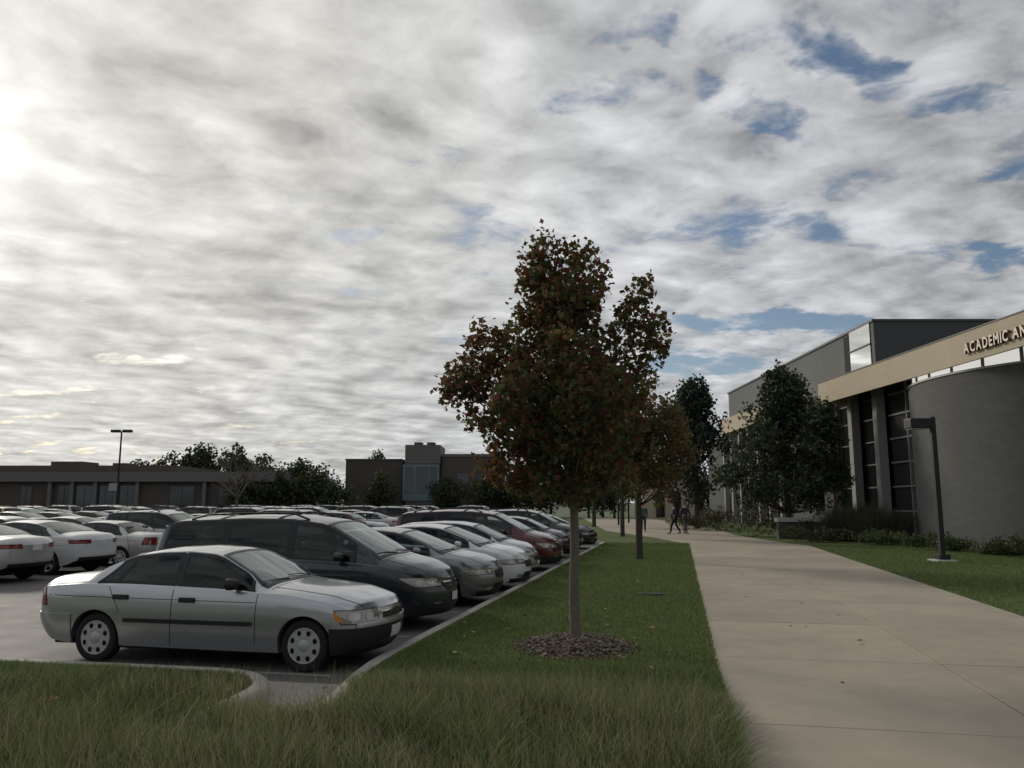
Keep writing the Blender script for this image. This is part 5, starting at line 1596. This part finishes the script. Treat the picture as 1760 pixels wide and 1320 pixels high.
# ---- planting along the college building
def shrub(name, label, loc, rx, ry, h, n, size, mats, wt_, cat='shrub', group=None, lobed=False):
    T = empty(name, loc); tag(T, label, cat, group)
    bl = [(random.uniform(-.8, .8) * rx, random.uniform(-.8, .8) * ry, h * random.uniform(.3, .75), rx * .35, ry * .35, h * .3) for _ in range(14)]
    P, bi, C = blob_points(bl, n, .5, 6, size * 1.1)
    P[:, 2] = np.maximum(P[:, 2], .02)
    w = np.array(wt_, float)
    link('foliage', leaf_mesh('foliage', P, size, mats, rng.choice(len(mats), len(P), p=w / w.sum()), lobed), T)['kind'] = 'stuff'
    mb = MB()
    for k in range(8): limb(mb, (random.uniform(-.2, .2) * rx, random.uniform(-.2, .2) * ry, 0), Vector(C[k * 5]), .015, .004, 5)
    mb.build('stems', m_barkd, T)['kind'] = 'stuff'
    return T
def tussock(label, loc, rad, h, n):
    T = empty('ornamental_grass', loc); tag(T, label, 'grass clump', 'ornamental grasses by the building')
    r = np.sqrt(rng.random(n)) * rad * .5; a = rng.uniform(0, 6.28, n)
    xy = np.stack([np.cos(a) * r, np.sin(a) * r], 1)
    V1, F1, M1 = blades(n, xy, rng.uniform(.55, 1.0, n) * h, np.full(n, .03), rng.uniform(.1, .6, n), rng.choice(3, n), 3, z=0)
    link('blades', arr_mesh('blades', V1, F1, 4, [mat('plume_brown', (.085, .062, .040), .85), mat('plume_dark', (.05, .042, .028), .85), gm[5]], M1), T)['kind'] = 'stuff'
sg = [lf_dgreen, lf_mgreen, lf_brown]
lg = [mat('leaf_light_green', (.10, .13, .045), .6, spec=.3, trans=.2), lf_mgreen, lf_dgreen]
for (x, y, h_, rad, n) in [(17.2, 38.6, 2.0, 1.3, 1400), (16.2, 38.9, 1.7, 1.3, 1300), (17.5, 36.9, 1.6, 1.2, 1200), (16.0, 37.4, 1.4, 1.1, 1100)]:
    pass
tuss = [((17.0, 38.9, .15), 1.5, 2.1, 'tall brown ornamental grass nearest the glazed recess'), ((15.7, 38.6, .15), 1.4, 1.8, 'brown ornamental grass left of the tallest clump'), ((17.6, 37.2, .15), 1.3, 1.7, 'brown ornamental grass against the curved wall edge'), ((16.4, 37.4, .15), 1.3, 1.5, 'low brown ornamental grass in front of the tall clumps')]
for (loc, rad, h_, lb) in tuss: tussock(lb, loc, rad, h_, 1500)
sh = [('light green hedge shrub in front of the brown ornamental grass', (15.6, 35.2, .15), 1.3, .8, .65, lg, [4, 2, 1]), ('light green hedge shrub at the foot of the curved wall', (17.0, 33.4, .15), 1.1, .8, .6, lg, [4, 2, 1]), ('green hedge shrub right of the lamp post by the wall', (16.7, 30.4, .15), .9, .8, .55, lg, [2, 3, 2]),
      ('dark low shrub under the right end of the curved wall', (17.0, 28.0, .15), .9, .8, .55, sg, [3, 2, 1]), ('green low shrub at the right edge below the wall', (17.2, 25.9, .15), 1.0, 1.0, .7, sg, [2, 3, 1]), ('tall thin dark shrub against the wall at the right edge', (18.2, 27.4, .15), .5, .6, 1.5, sg, [3, 1, 1]),
      ('dark spreading shrub at the bend of the path', (12.9, 43.6, .15), 1.4, 1.3, 1.5, sg, [4, 1, 2]), ('round dark shrub under the broad green tree', (14.6, 40.4, .15), 1.5, 1.0, .95, sg, [4, 1, 1]), ('reddish brown shrub left of the path bend shrub', (13.4, 52.5, .15), 1.2, 1.2, 1.6, [lf_brown, lf_dgreen, lf_olive], [2, 3, 1]), ('low dark shrub beside the walking pair', (12.6, 56.5, .15), 1.6, 1.2, .9, sg, [3, 1, 1]),
      ('dark shrub under the blue green tree', (14.8, 60, .15), 1.6, 1.4, 1.4, sg, [3, 1, 1]), ('mixed dark shrub between the notice post and the path', (14.2, 37.6, .15), 1.5, .9, .7, sg, [3, 2, 1])]
for (lb, loc, rx, ry, h_, ms_, wt_) in sh:
    shrub('shrub', lb, loc, rx, ry, h_, 1700, .10, ms_, wt_, group='shrubs along the building')
# ================================================================== PEOPLE
def skin_mesh(name, nodes, edges, sub=2):
    """grows a smooth body round a skeleton: nodes = (x,y,z,rx,ry)"""
    me = bpy.data.meshes.new(name)
    me.from_pydata([n_[:3] for n_ in nodes], edges, [])
    o = bpy.data.objects.new(name, me); COL.objects.link(o)
    o.modifiers.new('Skin', 'SKIN')
    sv = me.skin_vertices[0].data
    for i, n_ in enumerate(nodes):
        sv[i].radius = (n_[3], n_[4] if len(n_) > 4 else n_[3])
        sv[i].use_root = (i == 0)
    if sub:
        m_ = o.modifiers.new('Sub', 'SUBSURF'); m_.levels = sub; m_.render_levels = sub
    dg = bpy.context.evaluated_depsgraph_get()
    out = bpy.data.meshes.new_from_object(o.evaluated_get(dg))
    bpy.data.objects.remove(o)
    out.name = name
    out.polygons.foreach_set('use_smooth', [True] * len(out.polygons))
    return out
m_skin = mat('skin', (.42, .27, .20), .6)
def person(label, loc, rz, jacket, trousers, hair, stride=.28, lead=1, pack=None, hgt=1.74):
    """walks along local +x"""
    T = empty('person', loc, rz); tag(T, label, 'person', 'people on the path')
    k = hgt / 1.74; T.scale = (k, k, k)
    lf, rf = stride * lead, -stride * lead
    def leg(y, f):
        knee = (f * .55 + .05, y, .50); back = f < 0
        ank = (f + (-.05 if back else 0), y, .12 if back else .09)
        toe = (f + .13 + (-.06 if back else 0), y * 1.1, .04)
        return knee, ank, toe
    kl, al, tl = leg(.10, lf); kr, ar, tr_ = leg(-.10, rf)
    sw_ = .20 * lead
    body = [(0, 0, .98, .13, .15), (0, 0, 1.15, .12, .14), (.02, 0, 1.35, .13, .17), (.02, 0, 1.46, .08, .09), (.03, 0, 1.53, .052), (.05, 0, 1.62, .085, .078), (.04, 0, 1.70, .075, .07),
            (0, .10, .90, .085), (*kl, .06), (*al, .042), (*tl, .035), (0, -.10, .90, .085), (*kr, .06), (*ar, .042), (*tr_, .035),
            (.01, .19, 1.42, .062), (-sw_ * .5, .245, 1.15, .046), (-sw_ * .5 + .14, .23, .95, .036), (-sw_ * .5 + .19, .225, .87, .03, .02), (.01, -.19, 1.42, .062), (sw_ * .5, -.245, 1.15, .046), (sw_ * .5 + .14, -.23, .95, .036), (sw_ * .5 + .19, -.225, .87, .03, .02)]
    E_ = [(0, 1), (1, 2), (2, 3), (3, 4), (4, 5), (5, 6), (0, 7), (7, 8), (8, 9), (9, 10), (0, 11), (11, 12), (12, 13), (13, 14), (3, 15), (15, 16), (16, 17), (17, 18), (3, 19), (19, 20), (20, 21), (21, 22)]
    b = skin_mesh('body', body, E_); b.materials.append(m_skin); link('body', b, T)
    g = .016
    J = [body[i] for i in (0, 1, 2, 3, 15, 16, 17, 19, 20, 21)]
    J = [(q[0], q[1], q[2], q[3] + g, (q[4] if len(q) > 4 else q[3]) + g) for q in J]; J[0] = (0, 0, .92, .155, .17); J[3] = (.02, 0, 1.47, .075, .085)
    jm = skin_mesh('jacket', J, [(0, 1), (1, 2), (2, 3), (3, 4), (4, 5), (5, 6), (3, 7), (7, 8), (8, 9)]); jm.materials.append(jacket); link('jacket', jm, T)
    Q = [body[i] for i in (0, 7, 8, 9, 11, 12, 13)]
    Q = [(q[0], q[1], q[2], q[3] + g, (q[4] if len(q) > 4 else q[3]) + g) for q in Q]
    tm = skin_mesh('trousers', Q, [(0, 1), (1, 2), (2, 3), (0, 4), (4, 5), (5, 6)]); tm.materials.append(trousers); link('trousers', tm, T)
    for (a, t) in ((al, tl), (ar, tr_)):
        s_ = skin_mesh('shoe', [(a[0] - .04, a[1], a[2] - .03, .045), (t[0] - .02, t[1], t[2] + .01, .042), (t[0] + .06, t[1], t[2], .032)], [(0, 1), (1, 2)], 1); s_.materials.append(m_dark); link('shoe', s_, T)
    mb = MB()
    rows = []
    for i in range(9):
        ph = math.pi * .62 * i / 8
        rows.append([(.035 + (.100 * math.sin(ph) * math.cos(t)) * (1 if math.cos(t) < .3 else .9) - .012, .088 * math.sin(ph) * math.sin(t), 1.665 + .118 * math.cos(ph) + (.05 if math.cos(t) > .4 and ph > 1.2 else 0)) for t in np.linspace(0, 2 * math.pi, 19)])
    mb.grid(rows).build('hair', hair, T, True)
    # face: nose, eyes, ears
    mb = MB(); mb.box(.125, .150, -.012, .012, 1.60, 1.635); mb.build('nose', m_skin, T)
    for sy in (-1, 1):
        MB().box(.118, .128, sy * .032 - .012, sy * .032 + .012, 1.637, 1.650).build('eye', m_dark, T)
        MB().box(.02, .05, sy * .082 - .006, sy * .082 + .006, 1.60, 1.65).build('ear', m_skin, T)
    if pack:
        pm = bevel_mesh(MB().box(-.32, -.13, -.15, .15, 1.02, 1.45).mesh('backpack'), .05, 2); pm.materials.append(pack); link('backpack', pm, T)
    return T
hair_d = mat('dark_hair', (.02, .015, .012), .7); hair_b = mat('brown_hair', (.06, .035, .02), .7)
person('person in a teal grey jacket and dark jeans walking alone on the path', (8.15, 50.2, .15), R(-100), mat('jacket_teal', (.07, .11, .125), .85), mat('jeans_dark', (.03, .035, .045), .9), hair_b, .22, 1, mat('pack_grey', (.05, .05, .055), .8))
person('person in black, left of the pair crossing the path with a long stride', (9.52, 47.3, .15), R(172), mat('jacket_black', (.025, .025, .032), .85), mat('trousers_black', (.012, .012, .014), .9), hair_d, .27, 1, None, 1.72)
person('person in a dark coat, right of the pair with light trainers', (10.2, 47.6, .15), R(-60), mat('coat_dark', (.05, .035, .055), .85), mat('trousers_grey', (.07, .07, .08), .9), hair_d, .20, -1, mat('pack_black', (.015, .015, .015), .8), 1.78)
